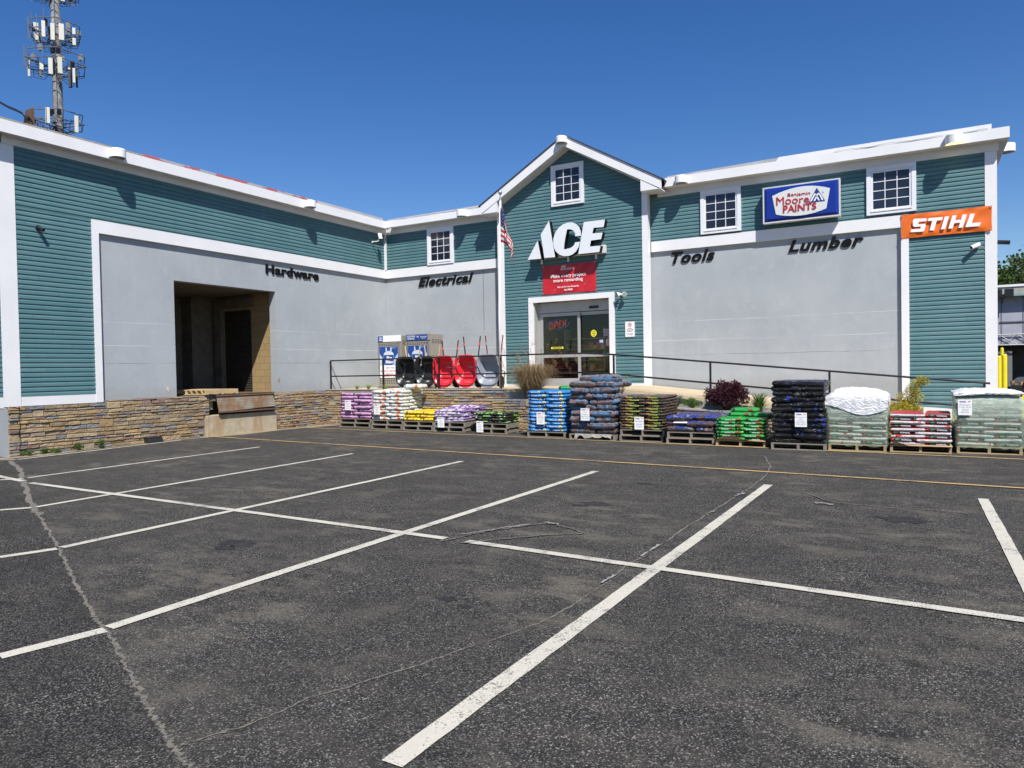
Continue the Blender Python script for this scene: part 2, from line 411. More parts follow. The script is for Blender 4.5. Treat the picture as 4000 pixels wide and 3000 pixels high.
line((0, 2179), (222, 2146), .105); line((240, 2141), (1805, 1803), .105)
line((0, 2568), (410, 2464), .11); line((425, 2455), (2328, 1842), .11)
line((1530, 2990), (3002, 1895), .115); line((3840, 1950), (4100, 2440), .11)
line((-60, 1850), (90, 1882), .10, z=.0105); line((118, 1888), (1742, 2106.6), .10, z=.0105); line((1822, 2117.5), (4150, 2448), .105, z=.0105)
line((820, 1706), (4100, 1916), .085, M_YPAINT, .0118, 'yellow_line'); line((1100, 1667), (4100, 1801), .085, M_YPAINT, .0118, 'yellow_line')
# dusty strip along the stone wall
M_SAND = m_concrete('sand and grit', (.20, .17, .12), (.30, .25, .17), None, .5, 8)
sheet('grit_strip', [(-16.7, 7.3), (-16.35, 7.5), (-16.2, 8.3), (-16.45, 9.4), (-16.5, 12), (-16.15, 13.5), (-16.3, 15.2), (-15.9, 16.9), (-15.5, 17.3), (-16.7, 17.3)], .005, M_SAND)

# ------------------------------------------------------------------ the store
ST = thing('hardware_store', 'long hardware store with teal siding, white trim, grey stucco and a central entrance gable', 'building', (-9, 20.37, 0))
LAP = .1054; Z0 = 1.267 - 12*LAP
def siding(name, axis, plane, zlo, zhi, spans, parent=ST):
    """axis 'x': wall along X facing -Y; 'y': wall along Y facing +X. spans(z) -> list of (a, b)"""
    mb = MB(); k0 = int(math.floor((zlo-Z0)/LAP)); k1 = int(math.ceil((zhi-Z0)/LAP))
    def P(a, n, z): return (a, plane-n, z) if axis == 'x' else (plane+n, a, z)
    prof = [(.002, 0.), (.0215, .0), (.0220, .006), (.0200, .056), (.007, .079), (.002, LAP)]
    rnd = random.Random(3)
    for k in range(k0, k1):
        zb = Z0+k*LAP; z_lo, z_hi = max(zb, zlo), min(zb+LAP, zhi)
        if z_hi-z_lo < .004: continue
        for lo, hi in zip(spans(z_lo+.001), spans(z_hi-.001)):
            if hi[1]-hi[0] < .02 and lo[1]-lo[0] < .02: continue
            for i in range(5):
                (n0, a0), (n1, a1) = prof[i], prof[i+1]
                za, zc = zb+a0, zb+a1
                if zc <= z_lo-1e-5 and i > 0: continue
                if za >= z_hi: continue
                za = min(max(za, z_lo), z_hi); zc = min(max(zc, z_lo), z_hi)
                ta = (za-z_lo)/(z_hi-z_lo); tb = (zc-z_lo)/(z_hi-z_lo)
                L = lambda t: lo[0]*(1-t)+hi[0]*t; R = lambda t: lo[1]*(1-t)+hi[1]*t
                q = [P(L(ta), n0, za), P(R(ta), n0, za), P(R(tb), n1, zc), P(L(tb), n1, zc)]
                if axis == 'y': q = q
                mb.quad(*q)
    return mb.build(name, M_SID, parent)
# wing: long wall facing +X
def box(name, x0, x1, y0, y1, z0, z1, m_, parent=ST, label=None, bevel=0):
    mb = MB(); mb.box(x0, x1, y0, y1, z0, z1); return mb.build(name, m_, parent, label=label, bevel=bevel)
YF = 7.87   # front of the wing
siding('siding_wall', 'y', XW, 1.267, 5.34, lambda z: [(8.08, 9.76)])
siding('siding_wall', 'y', XW, 5.34, 6.66, lambda z: [(8.08, 20.33)])
siding('siding_wall', 'x', YF, 1.267, 6.66, lambda z: [(-26, XW-.08)])
# solid body behind
mb = MB()
mb.box(XW-.04, XW-.30, 9.8, 11.86, 1.06, 5.36); mb.box(XW-.04, XW-.30, 15.23, 20.40, 1.06, 5.36); mb.box(XW-.04, XW-.30, 11.86, 15.23, 4.13, 5.36)
mb.build('stucco_wall', M_STUC, ST, label='grey stucco wall of the wing with the loading bay opening')
mb = MB(); mb.box(XW-.014, XW-.3, YF+.02, 9.78, 0, 6.66); mb.box(XW-.014, XW-.3, 9.78, 20.5, 5.36, 6.66)
mb.box(-26, XW-.3, YF+.014, YF+.3, 1.05, 6.66); mb.build('wall_backing', M_STUC, ST)
mb = MB(); mb.box(-26, XW+.0, YF-.02, YF+.28, -.1, 1.06); mb.build('stucco_base', M_STUC, ST)
# white bands of the wing
box('band_trim', XW-.05, XW+.045, 9.73, 20.36, 5.03, 5.33, M_TRIM)
box('door_surround_trim', XW-.05, XW+.05, 9.73, 9.885, 1.07, 5.028, M_TRIM)
box('base_trim', XW-.02, XW+.035, 8.13, 9.727, 1.065, 1.262, M_TRIM)
mb = MB(); mb.box(XW-.10, XW+.03, YF-.03, 8.12, 1.06, 6.64); mb.build('corner_trim', M_TRIM, ST)
box('base_trim', -26, XW-.102, YF-.03, YF+.02, 1.03, 1.262, M_TRIM)
box('inside_corner_trim', XW+.002, XW+.075, 20.27, 20.345, 5.335, 6.6, M_TRIM)
# fascia, frieze and soffit of wing and back wall
mb = MB()
mb.box(XW, XW+.06, YF-.06, 20.30, 6.60, 6.83); mb.box(-26, XW+.06, YF-.06, YF, 6.60, 6.83); mb.build('frieze_board', M_TRIM2, ST)
mb = MB(); fz0, fz1 = 6.78, 7.02
mb.box(XW+FO-.03, XW+FO, YF-FO, YW-FO, fz0-.03, fz1-.01); mb.box(-26.5, XW+FO-.032, YF-FO, YF-FO+.03, fz0-.03, fz1-.01)
mb.build('fascia', M_TRIM, ST)
mb = MB(); mb.box(XW-.05, XW+FO-.032, YF-FO+.032, YW-.1, 6.772, 6.80); mb.box(-26, XW-.05, YF-FO+.032, YF+.1, 6.772, 6.80); mb.build('soffit', M_TRIM2, ST)
# wing roof: low slope membrane with a metal drip edge that has lost its paint
def m_drip():
    g = NG('peeling drip edge'); n = g.noise(1.6, 5, .55, g.mapped((1, 1, 3))); sx = g.n('ShaderNodeSeparateXYZ'); g.l(g.tc('Object'), sx.inputs[0])
    a = g.mix(g.ramp(n, .50, .53), (.36, .36, .38), (.42, .11, .12))
    g.col(a); g.rough(.6); return g.mat
ysw1, ysw2 = onx(560, 605, XW+.1).y, onx(1240, 800, XW+.1).y
box('drip_edge', XW+.05, XW+.09, YF-.2, ysw1, 7.0, 7.13, m_concrete('weathered coping', (.28, .25, .21), (.36, .33, .28), None, .5, 9), label='weathered beige coping')
box('drip_edge', XW+.05, XW+.09, ysw1, ysw2, 7.0, 7.16, m_drip(), label='red and grey peeling metal edge')
M_GALV = mat('dull galvanised flashing', (.42, .43, .44), .55, .2, 2.2)
box('drip_edge', XW+.05, XW+.09, ysw2, 20.15, 7.0, 7.17, M_GALV, label='grey metal edge')
mb = MB(); mb.quad((XW+.05, YF-.2, 7.06), (XW+.05, 32, 7.10), (-26, 32, 7.5), (-26, YF-.2, 7.5)); mb.build('roof', M_GALV, ST)
# back wall
siding('siding_wall', 'x', YW, 5.34, 6.66, lambda z: [(XW+.05, -11.78)])
siding('siding_wall', 'x', YW, 5.34, 6.66, lambda z: [(-6.72, 1.5)])
siding('siding_wall', 'x', YW, .47, 5.34, lambda z: [(-.12, 1.5)])
def ramp_z(x): return 1.13 if x < -6.7 else max(.3, 1.13-.0985*(x+6.7))
mb = MB(); mb.box(XW-.09, -11.7, YW+.04, YW+.3, 1.0, 5.36); mb.build('stucco_wall', M_STUC, ST, label='grey stucco wall left of the entrance')
mb = MB(); mb.box(-6.78, -.14, YW+.04, YW+.3, 0, 5.36); mb.build('stucco_wall', M_STUC, ST, label='grey stucco wall right of the entrance')
mb = MB(); mb.box(XW-.1, 1.66, YW+.012, YW+.3, 5.36, 6.7); mb.box(-.13, 1.66, YW+.012, YW+.3, 0, 5.36)
mb.box(1.4, 1.655, YW+.01, 34, 0, 6.7); mb.build('wall_backing', M_STUC, ST)
siding_e = MB()
box('band_trim', XW+.047, -11.79, YW-.045, YW+.05, 5.03, 5.33, M_TRIM)
box('band_trim', -6.715, -.29, YW-.045, YW+.05, 5.03, 5.33, M_TRIM)
box('panel_trim', -.29, -.12, YW-.06, YW+.05, .6, 5.328, M_TRIM)
mb = MB(); mb.prism([(-.118, YW-.035, ramp_z(-.1)-.02), (1.46, YW-.035, ramp_z(1.46)-.02), (1.46, YW-.035, .47), (-.118, YW-.035, .58)], (0, .05, 0)); mb.build('base_trim', M_TRIM2, ST)
mb = MB(); mb.box(1.46, 1.70, YW-.03, YW+.22, .05, 6.62); mb.build('corner_trim', M_TRIM, ST)
for a_ in ((XW+.062, -11.79, YW-.03, YW+.02, 6.60, 6.83), (-6.50, 1.74, YW-.06, YW+.02, 6.60, 6.83), (1.70, 1.74, YW+.021, 33, 6.6, 6.83)): box('frieze_board', *a_, M_TRIM2)
for a_ in ((XW+FO+.002, -12.16, YW-FO, YW-FO+.03, fz0, fz1), (-6.20, 1.92, YW-FO, YW-FO+.03, fz0+.02, fz1+.03), (1.89, 1.92, YW-FO+.032, 33, fz0+.02, fz1+.03)): box('fascia', *a_, M_TRIM)
for a_ in ((XW+FO, -12.0, YW-FO+.032, YW+.1, 6.80, 6.815), (-6.3, 1.888, YW-FO+.032, YW+.1, 6.802, 6.82), (1.6, 1.888, YW+.101, 33, 6.802, 6.82)): box('soffit', *a_, M_TRIM2)
a = ony(3040, 617, YW-.1)
mb = MB(); mb.prism([(-6.2, YW-.1, 7.02), (a.x, YW-.1, 7.02), (a.x, YW-.1, 7.20), (-6.2, YW-.1, 7.15)], (0, .03, 0)); mb.build('roof_flashing', M_GALV, ST); mb = MB()
mb.prism([(XW+.2, YW-.1, 6.98), (-12.1, YW-.1, 6.98), (-12.1, YW-.1, 7.15), (XW+.2, YW-.1, 7.12)], (0, .03, 0)); mb.build('roof_flashing', M_GALV, ST)
b_ = ony(3873, 484, YW-.12)
mb = MB(); mb.prism([(a.x-.1, YW-.14, 7.03), (b_.x, YW-.14, 7.06), (b_.x, YW-.14, b_.z), (a.x+.02, YW-.14, 7.20)], (0, .05, 0)); mb.build('white_roof_edge', M_TRIM, ST)
mb = MB(); mb.quad((-6.2, YW-.12, 7.06), (1.9, YW-.12, 7.08), (1.9, 33, 7.3), (-6.2, 33, 7.3)); mb.quad((XW, YW-.12, 7.06), (-12.1, YW-.12, 7.06), (-12.1, 33, 7.3), (XW, 33, 7.3)); mb.build('roof', M_GALV, ST)
# thin bent strip under the white edge
mb = MB(); rr = random.Random(5); pts = []
for i in range(26): pts.append((-1.75+i*.13, YW-FO-.012, fz1+.045+.008*sin(i*.8)+.012*rr.random()))
mb.tube(pts, .009, 5); mb.build('loose_trim_strip', M_TRIM2, ST)
mb = MB(); pts = [(-15.9+i*.14, YW-FO-.01, fz1+.01+.012*rr.random()) for i in range(27)]; mb.tube(pts, .008, 5); mb.build('loose_trim_strip', M_TRIM2, ST)

# ---- entrance gable
AX, AZ, SL = -9.2, 8.73, .577   # apex of the roof line
def gz(x): return AZ - .22 - SL*abs(x-AX)
def gspan(z):
    h = (AZ-.20-z)/SL
    L, R = max(-11.57, AX-h), min(-6.90, AX+h)
    if R < L: L = R = AX
    if z < 3.925: return [(L, -10.66), (-7.80, R)]
    return [(L, -9.2), (-9.2, R)]
siding('siding_wall', 'x', YG, 1.20, 8.5, gspan)
mb = MB(); mb.box(-11.76, -10.55, YG+.012, YW+.3, 1.0, 6.9); mb.box(-7.92, -6.77, YG+.012, YW+.3, .9, 6.9); mb.box(-10.55, -7.92, YG+.012, YW+.3, 3.8, 6.9)
mb.prism([(-11.76, YG+.012, 6.9), (-6.77, YG+.012, 6.9), (-6.77, YG+.012, 7.1), (AX, YG+.012, 8.55), (-11.76, YG+.012, 7.1)], (0, .4, 0)); mb.build('wall_backing', M_STUC, ST)
box('corner_trim', -11.80, -11.56, YG-.03, YW-.046, 1.08, 6.9, M_TRIM)
box('corner_trim', -6.91, -6.735, YG-.03, YW-.062, ramp_z(-6.8)-.1, 6.9, M_TRIM)
box('base_trim', -7.78, -6.912, YG-.025, YG+.01, .98, 1.198, M_TRIM2); box('base_trim', -11.558, -10.68, YG-.025, YG+.01, 1.1, 1.198, M_TRIM2)
YR = YW-.65   # rake front 19.72
def rake(s):
    mb = MB(); x0, x1 = AX, AX+s*3.0
    P = [(x0, YR, AZ-.03), (x1, YR, AZ-.03-SL*3.0), (x1, YR, AZ-.34-SL*3.0+.03), (x0, YR, AZ-.34)]
    mb.prism(P, (0, .035, 0)); return mb
for s in (-1, 1): rake(s).build('rake_fascia', M_TRIM, ST)
for s in (-1, 1):
    mb = MB(); z1 = AZ-.315-SL*3.0; x1 = AX+s*2.99
    mb.prism([(AX, YR+.037, AZ-.30), (x1, YR+.037, AZ-.30-SL*2.99), (x1, YR+.037, AZ-.33-SL*2.99), (AX, YR+.037, AZ-.33)], (0, .45, 0)); mb.build('soffit', M_TRIM2, ST)
    mb = MB(); h = AZ-.33; mb.prism([(AX, YG-.03, h), (AX+s*2.4, YG-.03, h-SL*2.4), (AX+s*2.4, YG-.03, h-SL*2.4-.03), (AX, YG-.03, h-.03)], (0, .03, 0)); mb.build('rake_frieze', M_TRIM2, ST)
    mb = MB(); mb.prism([(AX, YR-.03, AZ), (AX+s*3.06, YR-.03, AZ-SL*3.06), (AX+s*3.06, YR-.03, AZ-.028-SL*3.06), (AX, YR-.03, AZ-.028)], (0, 13, 0)); mb.build('gable_roof', M_SHING, ST)
    # boxed eave return
    xa, xb = AX+s*2.39, AX+s*2.985
    mb = MB(); P = [(xa, YR+.004, 6.70), (xb, YR+.004, 6.70), (xb, YR+.004, AZ-.335-SL*2.985), (xa, YR+.004, AZ-.335-SL*2.39)]
    mb.prism(P, (0, .62, 0)); mb.build('eave_return', M_TRIM, ST)
# ---- windows (four alike, each with frame, panes and muntins)
M_GLASS = None
def m_glass():
    g = NG('dark window glass'); n = g.noise(1.3, 4, .5); g.col(g.mix(g.ramp(n, .35, .7), (.008, .010, .016), (.022, .028, .045)))
    g.rough(.03); g.b.inputs['Specular IOR Level'].default_value = .6; g.bump(g.noise(1.5, 2), .04, .05); return g.mat
M_GLASS = m_glass()
def window(x0, x1, z0, z1, Y, nm='window'):
    mb = MB(); t = .10
    mb.box(x0, x1, Y-.06, Y+.01, z1-t, z1); mb.box(x0, x1, Y-.06, Y+.01, z0, z0+t)
    mb.box(x0, x0+t, Y-.06, Y+.01, z0+t, z1-t); mb.box(x1-t, x1, Y-.06, Y+.01, z0+t, z1-t)
    wn = mb.build('window', M_WIN, ST)
    mb = MB(); a0, a1, b0, b1 = x0+t+.003, x1-t-.003, z0+t+.003, z1-t-.003; s = .045
    mb.box(a0, a1, Y-.042, Y, b1-s, b1); mb.box(a0, a1, Y-.042, Y, b0, b0+s); mb.box(a0, a0+s, Y-.042, Y, b0+s, b1-s); mb.box(a1-s, a1, Y-.042, Y, b0+s, b1-s)
    mb.box(a0-.01, a1+.01, Y-.075, Y-.062, b0-.03, b0+.0)
    mb.build('sash', M_WIN, wn)
    a0 += s; a1 -= s; b0 += s; b1 -= s
    mb = MB(); mb.box(a0, a1, Y-.018, Y-.005, b0, b1); mb.build('glass_pane', M_GLASS, wn)
    mb = MB()
    for i in (1, 2): x = a0+(a1-a0)*i/3; mb.box(x-.0095, x+.0095, Y-.026, Y-.019, b0, b1)
    for i in (1, 2, 3): z = b0+(b1-b0)*i/4; mb.box(a0, a1, Y-.0275, Y-.0262, z-.0095, z+.0095)
    mb.build('muntin_grid', M_WIN, wn)
window(-14.765, -13.675, 5.34, 6.598, YW-.015); window(-5.257, -4.148, 5.38, 6.598, YW-.02); window(-1.05, .048, 5.40, 6.598, YW-.02); window(-9.816, -8.72, 6.69, 7.95, YG-.015)

# ---- entrance
mb = MB(); mb.box(-10.69, -10.53, YG-.06, YG+.012, 1.13, 3.76); mb.box(-7.96, -7.79, YG-.06, YG+.012, 1.08, 3.76); mb.box(-10.69, -7.79, YG-.06, YG+.012, 3.762, 3.93)
mb.build('entrance_surround', M_TRIM, ST)
DR = bpy.data.objects.new('entrance_door', None)
mb = MB(); yd = YG+.27
mb.box(-10.53, -10.50, YG+.012, yd+.1, 1.13, 3.76); mb.box(-7.99, -7.96, YG+.012, yd+.1, 1.1, 3.76)
mb.box(-10.50, -7.99, yd-.03, yd+.09, 3.44, 3.76)      # header box
mb.box(-10.50, -10.42, yd, yd+.06, 1.15, 3.44)
DR = mb.build('entrance_door', M_ALU, ST)
def leaf(x0, x1, y):
    mb = MB(); f = .085
    mb.box(x0, x0+f, y, y+.05, 1.17, 3.42); mb.box(x1-f, x1, y, y+.05, 1.17, 3.42)
    mb.box(x0+f, x1-f, y, y+.05, 3.32, 3.42); mb.box(x0+f, x1-f, y, y+.05, 1.17, 1.36); mb.box(x0+f, x1-f, y-.002, y+.048, 2.02, 2.12)
    mb.build('sliding_leaf', M_ALU, DR)
    mb = MB(); mb.box(x0+f, x1-f, y+.02, y+.028, 1.36, 2.02); mb.box(x0+f, x1-f, y+.02, y+.028, 2.12, 3.32); mb.build('door_glass', M_DGL, DR)
g = NG('door glass'); g.t.nodes.remove(g.b); tr = g.n('ShaderNodeBsdfTransparent'); tr.inputs[0].default_value = (.55, .58, .56, 1)
gl = g.n('ShaderNodeBsdfGlossy'); gl.inputs['Roughness'].default_value = .02; fr = g.n('ShaderNodeFresnel'); fr.inputs[0].default_value = 1.5
mx = g.n('ShaderNodeMixShader'); g.l(fr.outputs[0], mx.inputs[0]); g.l(tr.outputs[0], mx.inputs[1]); g.l(gl.outputs[0], mx.inputs[2]); g.l(mx.outputs[0], g.out.inputs[0]); M_DGL = g.mat
leaf(-10.42, -9.05, yd-.02); leaf(-9.16, -7.99, yd+.05)
box('door_sensor', -8.72, -8.42, yd-.06, yd-.031, 3.50, 3.58, M_BLK, DR)
box('threshold', -10.53, -7.96, YG-.0, yd+.15, 1.125, 1.165, M_ALU, DR)
# shop interior seen through the glass
mb = MB(); mb.quad((-12, 21, 1.13), (-6, 21, 1.13), (-6, 27, 1.13), (-12, 27, 1.13)); mb.quad((-12, 27, 1.13), (-6, 27, 1.13), (-6, 27, 4), (-12, 27, 4))
mb.quad((-12, yd+.12, 4), (-6, yd+.12, 4), (-6, 27, 4), (-12, 27, 4)); mb.quad((-11.7, yd+.2, 1.1), (-11.7, 27, 1.1), (-11.7, 27, 4), (-11.7, yd+.2, 4)); mb.quad((-6.9, yd+.2, 1.1), (-6.9, 27, 1.1), (-6.9, 27, 4), (-6.9, yd+.2, 4))
mb.quad((-12, yd+.12, 1.128), (-6, yd+.12, 1.128), (-6, 21, 1.128), (-12, 21, 1.128))
mb.build('shop_interior', mat('dim shop room', (.10, .095, .07), .8, .3, 2), ST)
def mrand(name, cols):
    if name in MC: return MC[name]
    g = NG(name); v = g.n('ShaderNodeTexVoronoi'); v.inputs['Scale'].default_value = 7; g.l(g.mapped((1, 1, .6)), v.inputs['Vector'])
    sp = g.n('ShaderNodeSeparateColor'); g.l(v.outputs['Color'], sp.inputs[0]); c = cols[0]
    for i, k in enumerate(cols[1:]): c = g.mix(g.ramp(sp.outputs[0], (i+1)/len(cols), (i+1)/len(cols)+.02), c, k)
    g.col(c); g.rough(.5); MC[name] = g.mat; return g.mat
M_GOODS = mrand('shelf goods', [(.04, .04, .04), (.25, .03, .03), (.30, .25, .12), (.04, .06, .15), (.25, .25, .22)])
for i, (x, y, ww, h) in enumerate([(-11.4, 24.2, 1.6, 2.0), (-9.4, 23.8, 1.3, 1.5), (-7.6, 24.5, 1.2, 1.9)]):
    t = thing('display_shelf', ['shelf of goods inside the shop behind the left glass door', 'low shelf of goods inside the shop behind the door post', 'shelf of goods inside the shop behind the right glass door'][i], 'shelf', (x, y, 1.13), 'shelves inside the shop')
    mb = MB()
    for k in range(5): mb.box(x, x+ww, y, y+.5, 1.15+k*h/5, 1.17+k*h/5)
    mb.box(x, x+.03, y, y+.5, 1.13, 1.13+h); mb.box(x+ww-.03, x+ww, y, y+.5, 1.13, 1.13+h); mb.build('rack', M_STEEL, t)
    mb = MB(); rr = random.Random(i)
    for k in range(4):
        xx = x+.05
        while xx < x+ww-.15:
            q = rr.uniform(.08, .2); mb.box(xx, xx+q-.01, y+.05, y+.45, 1.175+k*h/5, 1.175+k*h/5+rr.uniform(.12, .28)*h/2); xx += q
    mb.build('goods', M_GOODS, t)
t = thing('tool_chest', 'red tool chest inside the shop behind the lower left glass', 'tool chest', (-9.9, 21.2, 1.13))
mb = MB(); mb.box(-10.35, -9.6, 21.0, 21.5, 1.2, 1.85); mb.build('cabinet', mat('red enamel', (.35, .015, .02), .3, .1), t, bevel=.02)
mb = MB()
for k in range(4): mb.box(-10.3, -9.65, 20.985, 20.998, 1.25+k*.14, 1.27+k*.14)
mb.build('drawer_pull', M_STEEL, t)
# lit OPEN sign in the left leaf
def tubeline(mb, pts, r=.012): mb.tube(pts, r, 6)
YN = yd+.10
t = thing('ceiling_light', 'bright ceiling tube light inside the shop behind the left glass', 'ceiling light', (-9.9, 22.5, 3.9))
mb = MB(); mb.box(-10.5, -9.3, 22.45, 22.6, 3.86, 3.92); mb.build('tube', mat('tube light', (.8, .8, .8), .5, 0, emit=(1, .95, .8), estr=3), t)
al = bpy.data.lights.new('shop_light', 'AREA'); al.energy = 55; al.size = 1.2; al.color = (1, .85, .6); ao = bpy.data.objects.new('shop_light', al); COL.objects.link(ao); ao.parent = t; ao.location = (0, 0, -.08)
op = thing('open_sign', 'neon OPEN sign with blue oval ring behind the left door glass', 'neon sign', tuple(ony(2180, 1268, YN)))
def opx(x, y): return tuple(ony(2100+x*.1929, 1180+y*.1929, YN))
M_RED = mat('red neon', (.5, .05, .04), .4, 0, emit=(1, .10, .07), estr=.6); M_BLUE = mat('blue neon', (.05, .12, .5), .4, 0, emit=(.07, .22, 1), estr=.5)
mb = MB()
def el(cx, cy, rx, ry, a0, a1, n=26, tilt=-.12): return [opx(cx+rx*cos(a0+(a1-a0)*i/n), cy+ry*sin(a0+(a1-a0)*i/n)+tilt*rx*cos(a0+(a1-a0)*i/n)) for i in range(n+1)]
tubeline(mb, el(405, 458, 228, 98, radians(97), radians(-15)), .008); tubeline(mb, el(405, 458, 228, 98, radians(160), radians(282)), .008); mb.build('blue_ring', M_BLUE, op)
mb = MB()
for rx, ry in ((44, 82), (22, 56)): tubeline(mb, el(270, 490, rx, ry, 0, 2*pi), .008)
for k in (0, 13):
    tubeline(mb, [opx(335+k, 545-k*.4), opx(348+k*.7, 398+k*.7), opx(385, 392+k), opx(408-k, 420), opx(398-k, 460-k*.5), opx(345+k, 480-k)], .008)
    tubeline(mb, [opx(492-k*.4, 372+k), opx(440+k*.5, 385+k), opx(422+k, 525-k), opx(490-k*.4, 515-k)], .008); tubeline(mb, [opx(432+k, 445+k*.5), opx(480, 438+k*.5)], .008)
    tubeline(mb, [opx(508+k*.6, 508), opx(518+k*.6, 375), opx(560+k*.4, 490), opx(572+k*.6, 350)], .008)
mb.build('red_letters', M_RED, op)
# stickers
def sticker(name, label, x0, y0, x1, y1, m_, Y=None, txt=None, tc=None, bold=.03, cat='sticker', round_=False, Yt=None):
    Y = Y or yd-.024; a, b = ony(x0, y0, Y), ony(x1, y1, Y); t = thing(name, label, cat, ((a.x+b.x)/2, Y, b.z)); mb = MB()
    if round_:
        c = (a+b)/2; rx, rz = abs(b.x-a.x)/2, abs(a.z-b.z)/2
        mb.prism([(c.x+rx*cos(i*pi/12), Y, c.z+rz*sin(i*pi/12)) for i in range(24)], (0, -.003, 0))
    else: mb.box(a.x, b.x, Y-.003, Y, b.z, a.z)
    mb.build('backing', m_, t)
    if txt:
        w_, h_ = b.x-a.x, a.z-b.z
        put_text('lettering', txt, qy(a.x+w_*.12, b.x-w_*.12, b.z+h_*.15, a.z-h_*.15, Y-.005), 0, tc or M_BLKL, t, bold)
    return t
M_YEL = mat('yellow sticker', (.80, .72, .05), .5, .03); M_REDT = mat('red print', (.55, .03, .03), .6, 0); M_BLUT = mat('blue print', (.03, .07, .35), .6, 0)
M_WT = mat('white print', (.80, .80, .80), .6, 0)
Yr = yd+.045
sticker('door_sticker', 'round yellow automatic door sticker on the right glass', 2308, 1289, 2331, 1315, M_YEL, Yr, 'CAUTION\nAUTOMATIC\nDOOR', None, .02, round_=True)
sticker('door_sticker', 'long thin yellow strip sticker low on the left glass', 2153, 1356, 2201, 1362, M_YEL, None, 'IN EMERGENCY PUSH TO OPEN')
sticker('door_sticker', 'pale blue tool deals notice by the right door edge', 2358, 1285, 2383, 1311, mat('pale blue paper', (.35, .45, .55), .6, .03), Yr, 'STIHL\nDEALS', M_REDT)
sticker('door_sticker', 'red on white notice low by the right door edge', 2367.5, 1325, 2385, 1350, mat('pink paper', (.6, .5, .5), .6, .03), Yr, 'NOTICE\nNO\nSOLICITING', M_REDT)
sticker('door_sticker', 'dark blue square sticker with white emblem on the right glass', 2341, 1326, 2358, 1340, M_BLUT, Yr, 'HOME', M_WT)
sticker('door_sticker', 'tiny white card sticker above the red notice', 2374, 1315, 2383, 1321, M_PAPER, Yr, 'PAY')
sticker('door_sticker', 'grey paper notice behind the left glass', 2178, 1302, 2197, 1326, mat('grey paper', (.2, .2, .19), .7, .05), yd+.03, 'HOURS\nMON\nSUN')

# ---- loading bay in the wing
M_BAYC = m_concrete('shade darkened bay concrete', (.10, .085, .065), (.17, .15, .115), None, .3, 4)  # concrete colour darkened to carry the deep shade inside the bay
BX, BYW = -20.25, 15.42
M_BLOCK = None
g = NG('tan painted block'); br = g.n('ShaderNodeTexBrick'); br.inputs['Scale'].default_value = 1; br.inputs['Brick Width'].default_value = .4; br.inputs['Row Height'].default_value = .2
br.inputs['Mortar Size'].default_value = .006; br.inputs['Color1'].default_value = (.34, .24, .11, 1); br.inputs['Color2'].default_value = (.30, .21, .10, 1); br.inputs['Mortar'].default_value = (.16, .12, .07, 1)
cb = g.n('ShaderNodeCombineXYZ'); sx = g.n('ShaderNodeSeparateXYZ'); g.l(g.tc(), sx.inputs[0]); g.l(g.math('ADD', sx.outputs[0], sx.outputs[1]), cb.inputs[0]); g.l(sx.outputs[2], cb.inputs[1]); g.l(cb.outputs[0], br.inputs[0])
g.col(g.mix(g.ramp(g.noise(3, 6, .7), .55, .75, 0, .5), br.outputs[0], (.22, .18, .12))); g.rough(.85); g.bump(g.noise(20), .2); M_BLOCK = g.mat
mb = MB(); mb.box(BX, XW-.298, BYW+.0, BYW+.2, 1.0, 4.5); mb.box(BX-.2, BX-.02, 10.5, BYW, 1.0, 4.5); mb.box(BX, XW-.30, 10.4, 10.6, 1.0, 4.5)
mb.build('bay_wall', M_BLOCK, ST)
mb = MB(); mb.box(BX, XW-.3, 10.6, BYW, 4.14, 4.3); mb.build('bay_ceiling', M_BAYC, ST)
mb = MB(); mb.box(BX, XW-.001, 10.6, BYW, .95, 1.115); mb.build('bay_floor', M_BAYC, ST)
M_SHUT = mat('brown roller shutter', (.035, .03, .026), .5, .2, 5)  # shutter colour lowered so the bay's shade reads darker
def shutter_x(x0, x1, Y, z0, z1):
    mb = MB(); n = int((z1-z0)/.075)
    for k in range(n):
        z = z0+k*.075; mb.quad((x0, Y-.005, z), (x1, Y-.005, z), (x1, Y-.022, z+.035), (x0, Y-.022, z+.035)); mb.quad((x0, Y-.022, z+.035), (x1, Y-.022, z+.035), (x1, Y-.005, z+.075), (x0, Y-.005, z+.075))
    return mb.build('roller_shutter', M_SHUT, ST)
shutter_x(-19.2, -18.0, BYW, 1.13, 3.75)
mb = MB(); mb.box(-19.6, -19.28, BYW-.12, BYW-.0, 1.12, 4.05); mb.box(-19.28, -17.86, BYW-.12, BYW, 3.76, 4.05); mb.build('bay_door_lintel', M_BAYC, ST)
mb = MB(); n = 40
for k in range(n):
    z = 1.12+k*.075; X = BX; mb.quad((X, 10.7, z), (X, 14.6, z), (X+.017, 14.6, z+.035), (X+.017, 10.7, z+.035)); mb.quad((X+.017, 10.7, z+.035), (X+.017, 14.6, z+.035), (X, 14.6, z+.075), (X, 10.7, z+.075))
mb.build('roller_shutter', mat('tan roller shutter', (.14, .125, .10), .5, .2, 5), ST)  # tan held below its sunlit tone, bay shade is in the colour
mb = MB(); mb.box(BX-.0, BX+.5, 14.6, BYW-.002, 1.0, 4.14); mb.build('bay_pillar', M_BAYC, ST)
